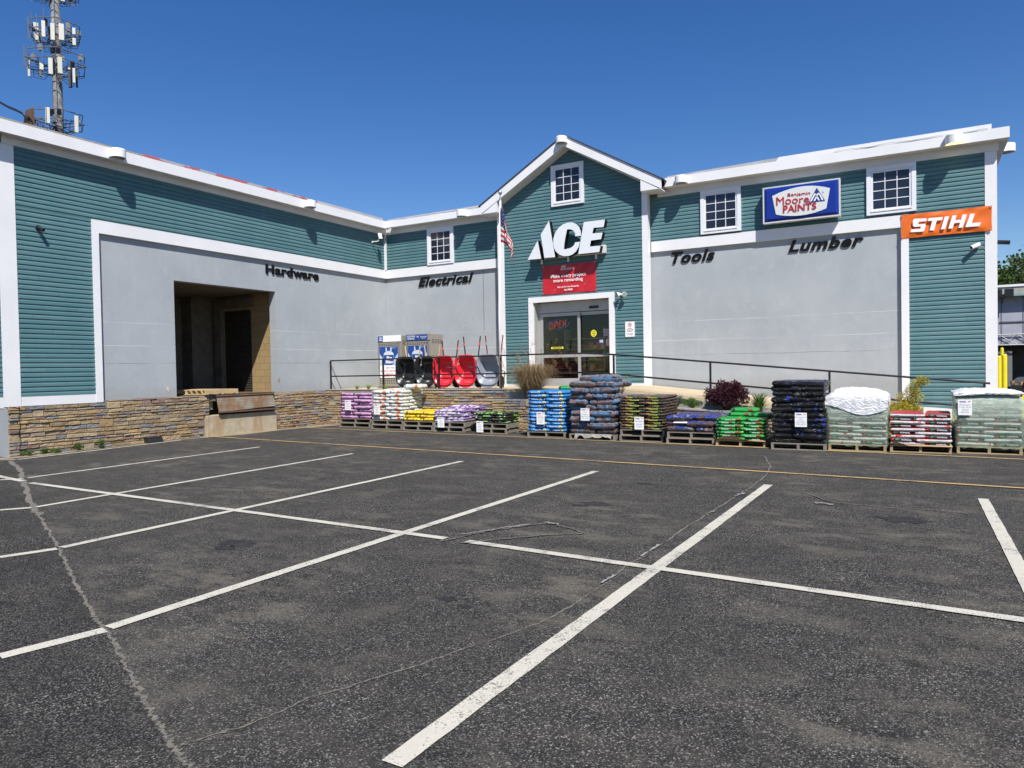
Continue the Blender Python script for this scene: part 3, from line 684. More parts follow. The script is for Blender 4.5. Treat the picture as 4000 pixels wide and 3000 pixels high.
# dock edge: concrete block, dark pit and hinged tread plate
t = thing('dock_leveler', 'rusty steel tread plate lip hanging at the loading bay edge', 'dock plate', (XW, 13.9, .6))
def m_rust():
    g = NG('rusty tread plate'); n = g.noise(2.2, 6, .65); v = g.n('ShaderNodeTexChecker'); v.inputs['Scale'].default_value = 34
    mp = g.n('ShaderNodeMapping'); mp.inputs['Rotation'].default_value = (radians(45), 0, 0); g.l(g.tc(), mp.inputs[0]); g.l(mp.outputs[0], v.inputs[0])
    c = g.mix(g.ramp(n, .42, .62), (.30, .29, .24), (.24, .13, .06)); c = g.mix(g.math('MULTIPLY', v.outputs[1], .6), c, (.07, .05, .035))
    g.col(c); g.rough(.6); g.bump(v.outputs[1], .4, .01); return g.mat
M_TREAD = m_rust(); M_RUST = mat('rusted steel', (.13, .075, .045), .7, .4, 5, .3, 30)
mb = MB(); mb.prism([(XW+.10, 12.97, 1.045), (XW+.10, 14.93, 1.045), (XW+.18, 14.93, .715), (XW+.18, 12.97, .655)], (-.02, 0, 0)); mb.build('lip_plate', M_TREAD, t)
mb = MB(); mb.box(XW-1.9, XW+.12, 12.93, 14.98, 1.117, 1.133); mb.build('deck_plate', M_RUST, t)
mb = MB(); mb.tube([(XW+.1, 12.95, 1.08), (XW+.1, 14.95, 1.08)], .028, 8); mb.build('hinge', M_RUST, t)
mb = MB(); mb.box(XW+.145, XW+.2, 12.97, 14.93, .62, .66); mb.build('lip_bar', M_RUST, t)
t = thing('wall_notice', 'small framed notice in the dark gap beside the tread plate', 'notice', (XW-.3, 12.9, .8))
mb = MB(); mb.box(XW-.12, XW-.14, 12.83, 13.0, .72, 1.02); mb.build('sheet', mat('faded yellow paper', (.45, .42, .22), .7, .3, 12), t)
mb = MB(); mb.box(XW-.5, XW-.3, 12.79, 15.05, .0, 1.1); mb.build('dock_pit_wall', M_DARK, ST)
o = tag(MB().box(XW-.25, XW+.10, 12.64, 15.05, -.05, .565).build('dock_kerb', M_CONC, bevel=.015), 'stained concrete block at the foot of the loading bay', 'concrete block')
# pale pallet lying on the bay floor
M_PALW = m_wood('pale pine', (.50, .36, .18), (.62, .47, .26)); M_PALO = m_wood('grey old pallet wood', (.17, .15, .12), (.27, .235, .19))
M_PALT = m_wood('tan pallet wood', (.34, .24, .12), (.46, .34, .19))

def pallet(name, label, x0, x1, y0, depth, z0, m_, group='pallets under the stacks', h=.13, rz=0):
    cx, cy = (x0+x1)/2, y0+depth/2
    t = thing(name, label, 'pallet', (cx, cy, z0), group)
    w2 = (x1-x0)/2; d2 = depth/2
    def B(n, *a):
        mb = MB(); mb.box(*[v + (cx, cx, cy, cy, z0, z0)[i] for i, v in enumerate(a)]); return mb.build(n, m_, t)
    for k, x in enumerate((-w2, -.02, w2-.045)): B('stringer', x, x+.045, -d2, d2, .018, h-.018)
    mb = MB(); mb2 = MB(); n = 7
    for i in range(n):
        y = -d2 + (depth-.09)*i/(n-1); mb.box(cx-w2, cx+w2, cy+y, cy+y+.09, z0+h-.018, z0+h)
        if i % 3 == 0: mb2.box(cx-w2, cx+w2, cy+y, cy+y+.09, z0, z0+.018)
    mb.build('deck_boards', m_, t); mb2.build('base_boards', m_, t)
    if rz: t.rotation_euler = (0, 0, rz)
    return t
pallet('wooden_pallet', 'clean pale pine pallet lying on the loading bay floor', -18.1, -16.62, 12.55, 1.15, 1.135, M_PALW, None, rz=radians(6))

# ------------------------------------------------------------------ ledge stone walls
TONES = [((.30, .23, .14), 5), ((.36, .25, .12), 4), ((.30, .23, .15), 5), ((.40, .31, .19), 4), ((.19, .20, .22), 3.5), ((.24, .15, .13), 2.5), ((.33, .28, .20), 3), ((.26, .18, .10), 3)]
TL = []
for c, k in TONES: TL += [c]*int(k*2)
def stones(mb, P, L, zf, seed, hole=None):
    """P(u, n, z) -> point; zf(u) top height"""
    rnd = random.Random(seed); zmax = max(zf(0), zf(L)); busy = []
    z = .0; hs = []
    while z < zmax-.02: h = rnd.choice((.062, .074, .085, .098)); hs.append((z, h)); z += h
    for i, (z, h) in enumerate(hs):
        u = -rnd.uniform(0, .15)
        while u < L:
            w = rnd.uniform(.15, .50); hh = h
            hit = [b for b in busy if b[0] == i and b[1] < u+w and b[2] > u]
            if hit:
                b = min(hit, key=lambda q: q[1])
                if b[1] <= u+.07: u = b[2]; continue
                w = b[1]-u
            elif i+1 < len(hs) and rnd.random() < .13 and w < .34: hh = h+hs[i+1][1]; busy.append((i+1, u, u+w))
            a, b2 = max(u, 0)+.005, min(u+w, L)-.005; u += w
            if b2-a < .03: continue
            za, zb = z+.0065, min(z+hh-.0065, zf((a+b2)/2))
            if zb-za < .02: continue
            if hole and hole(a, b2, za, zb): continue
            d = rnd.uniform(.022, .058); c = rnd.choice(TL); k = rnd.uniform(.8, 1.15); c = tuple(x*k for x in c)
            nx = max(2, int((b2-a)/.09)+1); e = .010; V = []; Fc = []
            cols = nx+3
            us = [a, a+e*.4] + [a+e+(b2-a-2*e)*j/(nx-1) for j in range(nx)][0:] 
            us = [a, a+.004] + [a+e+(b2-a-2*e)*j/(nx-1) for j in range(nx)] + [b2-.004, b2]
            zs = [za, za+.003, za+e, (za+zb)/2, zb-e, zb-.003, zb]
            ns = lambda ed: [0, .62, 1][ed]
            sk = rnd.uniform(-.003, .003)
            for jz, zz in enumerate(zs):
                ez = min(jz, 6-jz, 2)
                for ju, uu in enumerate(us):
                    eu = min(ju, len(us)-1-ju, 2); q = ns(min(ez, eu))
                    V.append(P(uu + (rnd.uniform(-.003, .003) if q else 0), d*q + (rnd.uniform(-.006, .006) if q == 1 else 0), zz + sk + (rnd.uniform(-.003, .003) if q else 0)))
            W = len(us)
            for jz in range(6):
                for ju in range(W-1): Fc.append((jz*W+ju, jz*W+ju+1, (jz+1)*W+ju+1, (jz+1)*W+ju))
            mb.add(V, Fc, 0, c)
def stone_on(name, P, L, zf, seed, parent, hole=None):
    mb = MB(); stones(mb, P, L, zf, seed, hole); return mb.build(name, M_STONE, parent, smooth=False)
# on the wing (front part, part right of the dock)
stone_on('stone_base', lambda u, n, z: (XW+.0+n, 7.86+u, z), 12.78-7.86, lambda u: 1.05 if 7.86+u < 9.9 else 1.10, 1, ST, hole=lambda a, b, za, zb: za < .56 and 7.86+b > 12.63)
stone_on('stone_base', lambda u, n, z: (XW+.0+n, 15.02+u, z), 17.18-15.02, lambda u: 1.10, 2, ST)
mb = MB(); mb.box(XW-.28, XW+.006, 7.88, 12.79, -.1, 1.06); mb.box(XW-.28, XW+.006, 9.9, 12.79, 1.06, 1.11); mb.box(XW-.28, XW+.006, 15.02, 20.36, -.1, 1.112); mb.build('stone_base_mortar', M_MORT, ST)
# raised entrance platform with stone face
PF = thing('entrance_platform', 'raised concrete entrance walkway faced with ledge stone, with a ramp down to the right', 'walkway', (-11, 17.2, 0))
YP = 17.2; XP = -9.95
stone_on('stone_face', lambda u, n, z: (XW+.01+u, YP-n, z), XP-XW, lambda u: 1.10, 4, PF)
mb = MB(); mb.box(XW+.01, XP, YP-.006, YP+.3, -.1, 1.105); mb.build('mortar_face', M_MORT, PF)
mb = MB(); mb.box(XW+.005, XP, YP+.3, YG+.2, 0, 1.125); mb.box(XP, -6.7, YP+.12, YG+.2, 0, 1.125); mb.build('walkway_slab', M_RAMP, PF)
mb = MB(); mb.box(XW+.005, XP+.002, YP-.035, YP+.32, 1.106, 1.13); mb.build('stone_cap', M_GCONC, PF)
mb = MB(); xs = [-6.7, 1.45]
P = [(-6.7, 0), (1.6, 0), (1.6, ramp_z(1.6)-.02), (-6.7, 1.125)]
mb.prism([(x, YP+.14, z) for x, z in P], (0, YW-YP-.15, 0)); mb.build('ramp_slab', M_RAMP, PF)
mb = MB(); P = [(XP, 0), (1.6, 0), (1.6, ramp_z(1.6)-.10), (-6.7, 1.045), (XP, 1.045)]
mb.prism([(x, YP+.03, z) for x, z in P], (0, .09, 0)); mb.build('kerb_face', M_GCONC, PF)
# planter in front
PL = thing('stone_planter', 'low ledge stone planter wall with soil below the ramp', 'planter', (-5, 16.6, 0))
YL = 16.62
pz = lambda x: .86 if x < -8 else .86-.057*(x+8)
stone_on('stone_face', lambda u, n, z: (-10.0+u, YL-n, z), 11.2, lambda u: pz(-10+u)-.03, 8, PL)
mb = MB(); mb.prism([(-10, YL, 0), (1.2, YL, 0), (1.2, YL, pz(1.2)-.03), (-8, YL, .83), (-10, YL, .83)], (0, .22, 0)); mb.build('mortar_core', M_MORT, PL)
mb = MB(); mb.prism([(-10.02, YL-.04, .832), (-8, YL-.04, .832), (1.2, YL-.04, pz(1.2)-.028), (1.2, YL-.04, pz(1.2)+.01), (-8, YL-.04, .865), (-10.02, YL-.04, .865)], (0, .28, 0)); mb.build('stone_cap', M_GCONC, PL)
mb = MB(); mb.prism([(-10.0, YL+.2, .3), (1.2, YL+.2, .2), (1.2, YL+.2, pz(1.2)-.06), (-8, YL+.2, .80), (-10.0, YL+.2, .80)], (0, .42, 0)); mb.build('soil_bed', m_concrete('dark soil', (.05, .04, .03), (.09, .07, .05), None, .6, 20), PL)
mb = MB(); mb.box(-10.02, -9.85, YL-.03, YP+.0, 0, 1.04); 

# ------------------------------------------------------------------ handrail
RAIL = thing('handrail', 'black two bar steel handrail along the walkway edge and down the ramp', 'handrail', (-9, 17.42, 1.13))
YH = 17.42
def rz_(x, dz): return 1.13+dz + (0 if x < -6.8 else -.0985*(x+6.8)) 
kx = -6.8; x0 = ony(1292, 1409, YH).x; xe = ony(3868, 1500, YH).x
for dz in (.93, .42):
    xe2 = xe if dz > .5 else ony(3845, 1560, YH).x
    mb = MB(); mb.tube([(x0, YH, 1.13+dz), (-9, YH, 1.13+dz+.01), (-7.6, YH, 1.13+dz-.0), (kx, YH, 1.13+dz-.055), (xe2, YH, rz_(xe2, dz-.055))], .022, 8); mb.build('rail_bar', M_BLK, RAIL)
for px_ in (1292, 1497, 1715, 1957, 2398, 2775, 3240, 3845):
    x = ony(px_, 1450, YH).x
    mb = MB(); zt = 1.13+.93 if x < -7.6 else (1.13+.88 if x < -6.6 else rz_(x, .93-.055)); mb.box(x-.022, x+.022, YH-.022, YH+.022, ramp_z(x)-.02, zt); mb.build('post', M_BLK, RAIL)
mb = MB()
for px_ in (1645, 1955, 1790):
    c = ony(px_, 1395, YH); pts = []
    rr = random.Random(px_)
    for i in range(26): a = i*.9; pts.append((c.x+.03*cos(a)+rr.uniform(-.015, .015), YH+.035*sin(a), 1.13+.93+.03*sin(a*.7)-(.01*i if i > 16 else 0)))
    mb.tube(pts, .004, 4)
mb.build('rope_knot', mat('pale rope', (.55, .48, .36), .9, .1), RAIL)

# ------------------------------------------------------------------ flag and pole
fp = ony(1956, 1510, 17.6); ft = ony(1954, 752, 17.6)
t = thing('flagpole', 'thin white metal flagpole with a ball on top beside the entrance gable', 'flagpole', (fp.x, 17.6, 1.13))
mb = MB(); mb.tube([(fp.x, 17.6, 1.13), (fp.x, 17.6, 3.3), (ft.x, 17.6, ft.z-.18)], [.036, .033, .026], 12); mb.build('pole', M_WHITE, t, smooth=True)
mb = MB(); mb.lathe([(0, -.07), (.03, -.06), (.052, -.03), (.06, 0), (.052, .035), (.03, .055), (0, .06)], (ft.x, 17.6, ft.z), 14); mb.build('ball_finial', M_STEEL, t, smooth=True)
mb = MB(); mb.lathe([(.014, -.2), (.014, -.05)], (ft.x, 17.6, ft.z), 8); mb.lathe([(.034, -.22), (.034, -.14), (.02, -.13)], (ft.x, 17.6, ft.z), 10); mb.build('truck', M_STEEL, t)
def flag():
    N, Mv = 44, 39; mb = MB(); px0 = ft.x+.03
    zt = ony(1957, 812, 17.6).z; V = []
    Hh, Lf = .98, 1.55
    for j in range(Mv+1):
        v = j/Mv
        for i in range(N+1):
            u = i/N
            k = min(1, u/.42)
            x = px0 + .42*sin(min(1, u*1.2)*pi/2)*(.45+.55*v) + .05*u*sin(v*7+u*5)
            dr = (u**1.25)*(.86+.10*v)
            z = zt - v*Hh*(1-.25*u) - dr
            y = 17.56 - .02 - .055*sin(u*15+v*2.2)*k - .02*sin(v*9)*k
            V.append((x, y, z))
    mb.v = V
    R, W_, B_ = 0, 1, 2
    for j in range(Mv):
        for i in range(N):
            st = int(j/Mv*13); can = i/N < .40 and j/Mv < 7/13
            mi = (2 if can else (0 if st % 2 == 0 else 1)); 
            if can and (i % 4 == 2) and (j % 4 == 2): mi = 1
            mb.f.append([j*(N+1)+i, j*(N+1)+i+1, (j+1)*(N+1)+i+1, (j+1)*(N+1)+i]); mb.m.append(mi); mb.c.append(None)
    return mb
def m_cloth(name, c):
    g = NG(name); g.col(g.mix(g.ramp(g.noise(20), .3, .7), tuple(x*.85 for x in c), c)); g.rough(.8); g.b.inputs['Specular IOR Level'].default_value = .2
    tr = g.n('ShaderNodeBsdfTranslucent'); tr.inputs[0].default_value = (*c, 1); mx = g.n('ShaderNodeMixShader'); mx.inputs[0].default_value = .35
    g.l(g.b.outputs[0], mx.inputs[1]); g.l(tr.outputs[0], mx.inputs[2]); g.l(mx.outputs[0], g.out.inputs[0]); return g.mat
fl = flag().build('flag', [m_cloth('flag red', (.50, .03, .04)), m_cloth('flag white', (.75, .73, .72)), m_cloth('flag blue', (.03, .04, .16))], None, smooth=True)
tag(fl, 'limp striped flag with a starred blue corner hanging from the white pole', 'flag')

# ------------------------------------------------------------------ signs
def poly_on(pts, Y, o, s, ox, oy): return [tuple(ony(ox+x*s, oy+y*s, Y)) for x, y in pts]
def signletters():
    Y = YG-.385; s, ox, oy = .33159, 1900, 500
    t = thing('store_sign', 'large white channel letters reading ACE above the entrance', 'sign', (-9.4, YG-.2, 5.1))
    def L(name, pts, mbx=None):
        mb = MB(); P = poly_on(pts, Y, 0, s, ox, oy); mb.prism(P, (0, .20, 0), 0, 1); mb.build(name, [M_SIGNW, M_BLKL], t)
    L('letter_part', [(738, 1092), (640, 1255), (683, 1530), (810, 1521)])
    L('letter_part', [(604, 1325), (486, 1553), (646, 1540)])
    c = []   # C
    for a in range(-32, -352+96, -8):
        pass
    outer = [(1115, 1270), (1112, 1215), (1092, 1165), (1055, 1128), (1005, 1111), (955, 1115), (900, 1135), (850, 1175), (812, 1232), (790, 1300), (786, 1360), (797, 1415), (822, 1460), (862, 1492), (912, 1509), (965, 1508), (1015, 1490), (1055, 1455), (1085, 1405), (1104, 1340)]
    inner = [(1045, 1346), (1035, 1375), (1012, 1400), (980, 1418), (945, 1427), (914, 1428), (918, 1370), (930, 1290), (950, 1195), (985, 1192), (1022, 1205), (1043, 1235), (1048, 1276)]
    L('letter_c', outer+inner)
    L('letter_e', [(1147, 1108), (1397, 1077), (1381, 1166), (1263, 1176), (1248, 1242), (1368, 1231), (1351, 1309), (1232, 1325), (1219, 1396), (1345, 1386), (1330, 1460), (1082, 1486)])
    a, b = ony(1900+505*s, 500+1500*s, YG-.16), ony(1900+1398*s, 500+1468*s, YG-.16)
    mb = MB(); mb.box(a.x+.10, b.x, YG-.182, YG-.04, b.z-.0, b.z+.24); mb.build('raceway_box', M_TRIM2, t)
    for xx in (645, 958, 1287):
        p = ony(1900+xx*s, 500+1500*s, YG-.08); mb = MB(); mb.box(p.x-.03, p.x+.03, YG-.06, YG-.018, b.z-.14, b.z); mb.build('bracket', M_TRIM2, t)
M_SIGNW = mat('white sign face', (.70, .73, .75), .35, .02); signletters()
# department lettering
def dept(name, s, tl, tr, br, bl, plane, label, shear):
    f = (lambda p: onx(p[0], p[1], XW-.038)) if plane == 'y' else (lambda p: ony(p[0], p[1], YW+.038))
    q = [f(p) for p in (tl, tr, br, bl)]; z1 = (q[0].z+q[1].z)/2; z0 = (q[2].z+q[3].z)/2
    for i, p in enumerate(q): p.z = z1 if i < 2 else z0
    if plane == 'x': q[3].x = q[0].x = min(q[0].x, q[3].x); q[1].x = q[2].x = max(q[1].x, q[2].x)
    else: q[3].y = q[0].y; q[1].y = q[2].y
    c = (q[2]+q[3])/2; t = thing(name, label, 'lettering', tuple(c))
    put_text('letters', s, q, .035, M_BLKL, t, .034, shear, 1.10)
dept('wall_lettering', 'Hardware', (1036, 1025), (1243, 1068), (1243, 1095), (1041, 1071), 'y', 'black raised letters reading Hardware on the grey wing wall', 0)
dept('wall_lettering', 'Electrical', (1640, 1084), (1850, 1065), (1842, 1105), (1636, 1120), 'x', 'black slanted letters reading Electrical left of the flagpole', .3)
dept('wall_lettering', 'Tools', (2623, 985), (2793, 972), (2791, 1018), (2628, 1031), 'x', 'black slanted letters reading Tools right of the entrance', .3)
dept('wall_lettering', 'Lumber', (3090, 936), (3374, 917), (3345, 963), (3080, 987), 'x', 'black slanted letters reading Lumber at the right end', .3)
# red banner
def cloth_banner(name, label, x0, x1, z0, z1, Y, m_, seed, amp=.02):
    t = thing(name, label, 'banner', ((x0+x1)/2, Y, z0)); mb = MB(); nx, nz = 40, 20; rr = random.Random(seed)
    for j in range(nz+1):
        for i in range(nx+1):
            u, v = i/nx, j/nz; e = min(1, 6*min(u, 1-u, v, 1-v)+.1)
            y = Y - .012 - amp*e*(.5+.5*sin(u*9+v*6+seed)) - .012*e*sin(u*25-v*9)
            sg = .012*sin(v*pi)*(1 if u < .5 else -1)*(abs(u-.5)*2)**6; zg = .010*sin(u*pi)
            mb.v.append((x0+(x1-x0)*u+sg, y, z0+(z1-z0)*v-(zg if v > .5 else -zg)))
    for j in range(nz):
        for i in range(nx): mb.f.append([j*(nx+1)+i, j*(nx+1)+i+1, (j+1)*(nx+1)+i+1, (j+1)*(nx+1)+i]); mb.m.append(0); mb.c.append(None)
    mb.build('cloth', m_, t, smooth=True)
    for x in (x0+.03, x1-.03):
        for z in (z0+.03, z1-.03):
            q = MB(); q.lathe([(.0, .01), (.018, .008), (.018, 0)], (0, 0, 0), 10); q.v = [(x+a, Y-.03-c, z+b) for a, b, c in q.v]; q.build('grommet', M_STEEL, t)
    return t
t = cloth_banner('entrance_banner', 'red vinyl rewards banner hung above the entrance', -10.18, -8.36, 3.99, 4.895, YG-.02, mat('red vinyl', (.52, .018, .03), .38, .08, 5), 2, .012)
Yb = YG-.062
q = lambda a, b, c, d: qy(-10.18+1.82*a, -10.18+1.82*b, 4.895-.905*d, 4.895-.905*c, Yb)
put_text('lettering', 'ACE', q(.36, .45, .05, .12), 0, M_WT, t, .05, .2); put_text('lettering', 'REWARDS', q(.35, .61, .135, .21), 0, M_WT, t, .01, .35)
put_text('lettering', 'Make every project', q(.165, .82, .33, .49), 0, M_WT, t, .008); put_text('lettering', 'more rewarding', q(.215, .76, .49, .64), 0, M_WT, t, .015)
put_text('lettering', 'Sign up for Ace Rewards.', q(.29, .69, .745, .82), 0, M_WT, t, .02); put_text('lettering', "It's FREE!", q(.42, .57, .85, .91), 0, M_WT, t, .04)
# orange banner
t = cloth_banner('end_banner', 'orange banner with white slanted lettering at the right corner', -.29, 1.60, 4.735, 5.325, YW-.055, mat('orange vinyl', (.72, .14, .01), .4, .05, 3), 5, .022)
sc, ox, oy = .36157, 3300, 450
def st_poly(pts):
    mb = MB(); P = [ony(ox+x*sc, oy+y*sc, YW-.115) for x, y in pts]; mb.add(P, [tuple(range(len(P)))]); mb.build('letter', M_WT, t)
st_poly([(750, 1118), (888, 1114), (878, 1145), (800, 1149), (792, 1176), (868, 1172), (876, 1192), (858, 1247), (843, 1257), (708, 1265), (718, 1234), (815, 1228), (822, 1203), (747, 1206), (735, 1190), (735, 1138)])
st_poly([(905, 1112), (1060, 1098), (1050, 1132), (995, 1136), (965, 1243), (915, 1246), (945, 1140), (895, 1144)])
st_poly([(1080, 1095), (1128, 1091), (1085, 1229), (1037, 1234)])
st_poly([(1162, 1084), (1210, 1079), (1193, 1133), (1255, 1128), (1272, 1074), (1321, 1070), (1275, 1213), (1227, 1217), (1245, 1160), (1183, 1165), (1165, 1222), (1117, 1226)])
st_poly([(1356, 1066), (1405, 1061), (1372, 1164), (1472, 1157), (1455, 1198), (1302, 1209)])
# paint brand sign: light box
bo = .30; Y1 = YW-bo
A = ony(2979, 735, Y1); B = ony(3283, 842, Y1); x0, x1, z1, z0 = A.x, B.x, A.z, B.z
t = thing('paint_sign', 'blue light box sign with a white shield shaped panel above the lettering Lumber', 'sign', ((x0+x1)/2, YW-.15, z0))
mb = MB(); mb.box(x0, x1, Y1+.02, Y1+.19, z0, z1); f = .035
mb.box(x0, x1, Y1, Y1+.02, z1-f, z1); mb.box(x0, x1, Y1, Y1+.02, z0, z0+f); mb.box(x0, x0+f, Y1, Y1+.02, z0+f, z1-f); mb.box(x1-f, x1, Y1, Y1+.02, z0+f, z1-f); mb.build('cabinet', mat('grey sign cabinet', (.55, .56, .57), .4, .05), t)
mb = MB(); e = .07; a0, a1, c0, c1 = x0+f, x1-f, z0+f, z1-f
mb.add([(a0, Y1+.012, c0), (a1, Y1+.012, c0), (a1, Y1+.012, c1), (a0, Y1+.012, c1), (a0+e, Y1-.035, c0+e), (a1-e, Y1-.035, c0+e), (a1-e, Y1-.035, c1-e), (a0+e, Y1-.035, c1-e)],
       [(0, 1, 5, 4), (1, 2, 6, 5), (2, 3, 7, 6), (3, 0, 4, 7), (4, 5, 6, 7)]); mb.build('blue_face', mat('blue acrylic', (.008, .028, .24), .18, 0), t)
sc, ox, oy = .15823, 2950, 680; yq = Y1-.05
def curve(p, q, r, n=10): return [((1-k/n)**2*p[0]+2*(k/n)*(1-k/n)*q[0]+(k/n)**2*r[0], (1-k/n)**2*p[1]+2*(k/n)*(1-k/n)*q[1]+(k/n)**2*r[1]) for k in range(n+1)]
sh = curve((418, 545), (1150, 165), (1845, 345)) + curve((1755, 845), (1150, 1110), (512, 1000))
mb = MB(); mb.prism([tuple(ony(ox+x*sc, oy+y*sc, yq)) for x, y in sh], (0, .014, 0)); mb.build('white_shield', mat('sign white', (.62, .64, .62), .4, 0), t)
def Q(pts, Y): return [ony(ox+x*sc, oy+y*sc, Y) for x, y in pts]
M_SRED = mat('sign red', (.45, .015, .02), .3, 0)
put_text('lettering', 'Benjamin', Q([(805, 478), (1358, 425), (1358, 520), (805, 575)], yq-.002), .012, M_SRED, t, -.005)
put_text('lettering', 'Moore', Q([(525, 575), (1328, 520), (1330, 685), (525, 775)], yq-.002), .014, M_SRED, t, .0)
put_text('lettering', 'PAINTS', Q([(692, 775), (1512, 695), (1512, 860), (692, 960)], yq-.002), .016, M_SRED, t, .012)
mb = MB(); mb.prism(Q([(1520, 338), (1725, 652), (1315, 705)], yq-.003), (0, -.008, 0)); mb.build('triangle_emblem', mat('emblem blue', (.01, .035, .20), .3, 0), t)
mb = MB()
for pl in ([(1470, 462), (1500, 478), (1392, 672), (1350, 676)], [(1470, 462), (1498, 476), (1595, 645), (1556, 650)], [(1556, 450), (1585, 462), (1478, 660), (1436, 665)], [(1556, 450), (1588, 462), (1685, 632), (1642, 640)]):
    P = Q(pl, yq-.013); mb.add(P, [(0, 1, 2, 3)])
mb.build('emblem_strokes', M_WT, t)
put_text('lettering', '®', Q([(1648, 430), (1692, 428), (1692, 475), (1648, 478)], yq-.003), 0, M_BLUT, t)
# no smoking sign
Ys = YG-.03
t = thing('smoke_free_sign', 'white no smoking sign right of the entrance door', 'sign', tuple(ony(2461, 1315, Ys)))
a, b = ony(2441, 1256, Ys), ony(2481, 1316, Ys); W_, H_ = b.x-a.x, a.z-b.z
mb = MB(); mb.box(a.x, b.x, Ys-.004, Ys, b.z, a.z); mb.build('panel', M_PAPER, t, bevel=.003)
mb = MB(); e = .018
for (p, q_, r_, s_) in ((e, 1-e, e, e+.012), (e, 1-e, 1-e-.012, 1-e)): mb.box(a.x+W_*p, a.x+W_*q_, Ys-.0065, Ys-.005, b.z+H_*r_, b.z+H_*s_)
for (p, q_) in ((e, e+.02), (1-e-.02, 1-e)): mb.box(a.x+W_*p, a.x+W_*q_, Ys-.0065, Ys-.005, b.z+H_*(e+.012), b.z+H_*(1-e-.012))
mb.build('border', M_BLKL, t)
c = Vector((a.x+W_/2, Ys-.008, a.z-H_*.22)); mb = MB(); mb.tube([(c.x+.055*cos(i*pi/10), c.y, c.z+.055*sin(i*pi/10)) for i in range(21)], .006, 4); mb.tube([(c.x-.04, c.y, c.z+.04), (c.x+.04, c.y, c.z-.04)], .005, 4); mb.build('prohibition_ring', M_REDT, t)
mb = MB(); mb.box(c.x-.035, c.x+.03, Ys-.0075, Ys-.006, c.z-.008, c.z+.006); mb.build('cigarette_symbol', M_BLKL, t)
put_text('lettering', 'THIS IS A\nSMOKE FREE\nPROPERTY', qy(a.x+W_*.16, b.x-W_*.16, b.z+H_*.32, b.z+H_*.58, Ys-.0055), 0, M_BLKL, t, .015)
put_text('lettering', 'THANK YOU FOR\nNOT SMOKING', qy(a.x+W_*.16, b.x-W_*.16, b.z+H_*.12, b.z+H_*.25, Ys-.0055), 0, M_BLKL, t, .01)

# ------------------------------------------------------------------ fascia lamps
def lamp(label, px_, py_, face, lit=False, s=1.):
    """half round soffit lamp fixed to a fascia"""
    if face == 'y': p = onx(px_, py_, XW+FO); n = Vector((1, 0, 0))
    elif face == 'x': p = ony(px_, py_, YW-FO); n = Vector((0, -1, 0))
    elif face == 'g': p = ony(px_, py_, YR); n = Vector((0, -1, 0))
    else: p = Vector((1.92, 21.6, 6.93)); n = Vector((1, 0, 0))
    t = thing('fascia_lamp', label, 'lamp', tuple(p), 'half round lamps on the roof fascia'); r = .17*s; h = .20*s; a0 = atan2(n.y, n.x)-pi/2
    c = p; mb = MB()
    mb.lathe([(0, h/2), (r*.93, h/2), (r, h/2-.02), (r, -h/2), (r*.9, -h/2), (r*.88, -h/2+.03)], tuple(c+n*.10), 18, 0, a0, a0+pi)
    tt = n.cross(Vector((0, 0, 1))); q = [c+n*.10+tt*r*k for k in (-1, 1)]
    for k in (-1, 1):
        u = c+tt*r*k; v = u+n*.10; mb.quad(u-Vector((0, 0, h/2)), v-Vector((0, 0, h/2)), v+Vector((0, 0, h/2)), u+Vector((0, 0, h/2)))
    u0, u1 = c-tt*r, c+tt*r; hz = Vector((0, 0, h/2)); mb.quad(u0+hz, u1+hz, u1+n*.1+hz, u0+n*.1+hz)
    mb.build('housing', M_WHITE, t, smooth=False)
    mb = MB(); mb.lathe([(0, -h/2+.028), (r*.88, -h/2+.028)], tuple(c+n*.10), 18, 0, a0, a0+pi); mb.quad(u0-hz*.8, u1-hz*.8, u1+n*.1-hz*.8, u0+n*.1-hz*.8)
    mb.build('lens', mat('lit lamp lens', (.8, .75, .4), .4, 0, emit=(1, .85, .35), estr=1.6) if lit else mat('lamp lens', (.30, .31, .28), .3, 0), t)
lamp('white half round lamp near the left end of the wing fascia', 451, 603, 'y'); lamp('white half round lamp far along the wing fascia', 1203, 799, 'y')
lamp('white half round lamp above the Electrical lettering', 1810, 836, 'x'); lamp('white half round lamp at the gable peak', 2198, 550, 'g', s=.95)
lamp('white half round lamp above the Tools end of the right wall', 2664, 705, 'x'); lamp('half round lamp with a glowing yellow lens near the right roof corner', 3727, 549, 'x', True, 1.1)
lamp('white half round lamp on the side fascia round the right corner', 3940, 582, 'e')
# cameras
def camera_body(label, base, vec, m_, r=.045, L=.17, arm=.10, n=(0, -1, 0)):
    base = Vector(base); n = Vector(n); vec = Vector(vec).normalized(); t = thing('security_camera', label, 'camera', tuple(base))
    c = base+n*arm
    mb = MB(); mb.tube([base, base+n*.015], .045, 12); mb.tube([base+n*.01, c], .016, 8); mb.build('bracket', m_, t)
    mb = MB(); mb.tube([c-vec*L*.4, c-vec*L*.38, c+vec*L*.6], [r*.8, r, r], 12); mb.build('housing', m_, t, smooth=False)
    mb = MB(); mb.tube([c+vec*(L*.6+.001), c+vec*(L*.6+.004)], r*.75, 12); mb.build('lens', M_BLKL, t)
camera_body('small black bullet camera high on the left end of the wing', onx(146, 892, XW+.016), (.75, .35, -.5), M_BLK, .042, .17, .09, (1, 0, 0))
camera_body('small white bullet camera below the orange banner', ony(3812, 962, YW-.016), (-.75, -.5, -.35), M_WHITE, .05, .22, .10)
camera_body('dark bullet camera sticking out past the right corner', (1.70, 20.6, 4.48), (.9, -.2, -.15), M_BLK, .05, .25, .12, (1, 0, 0))
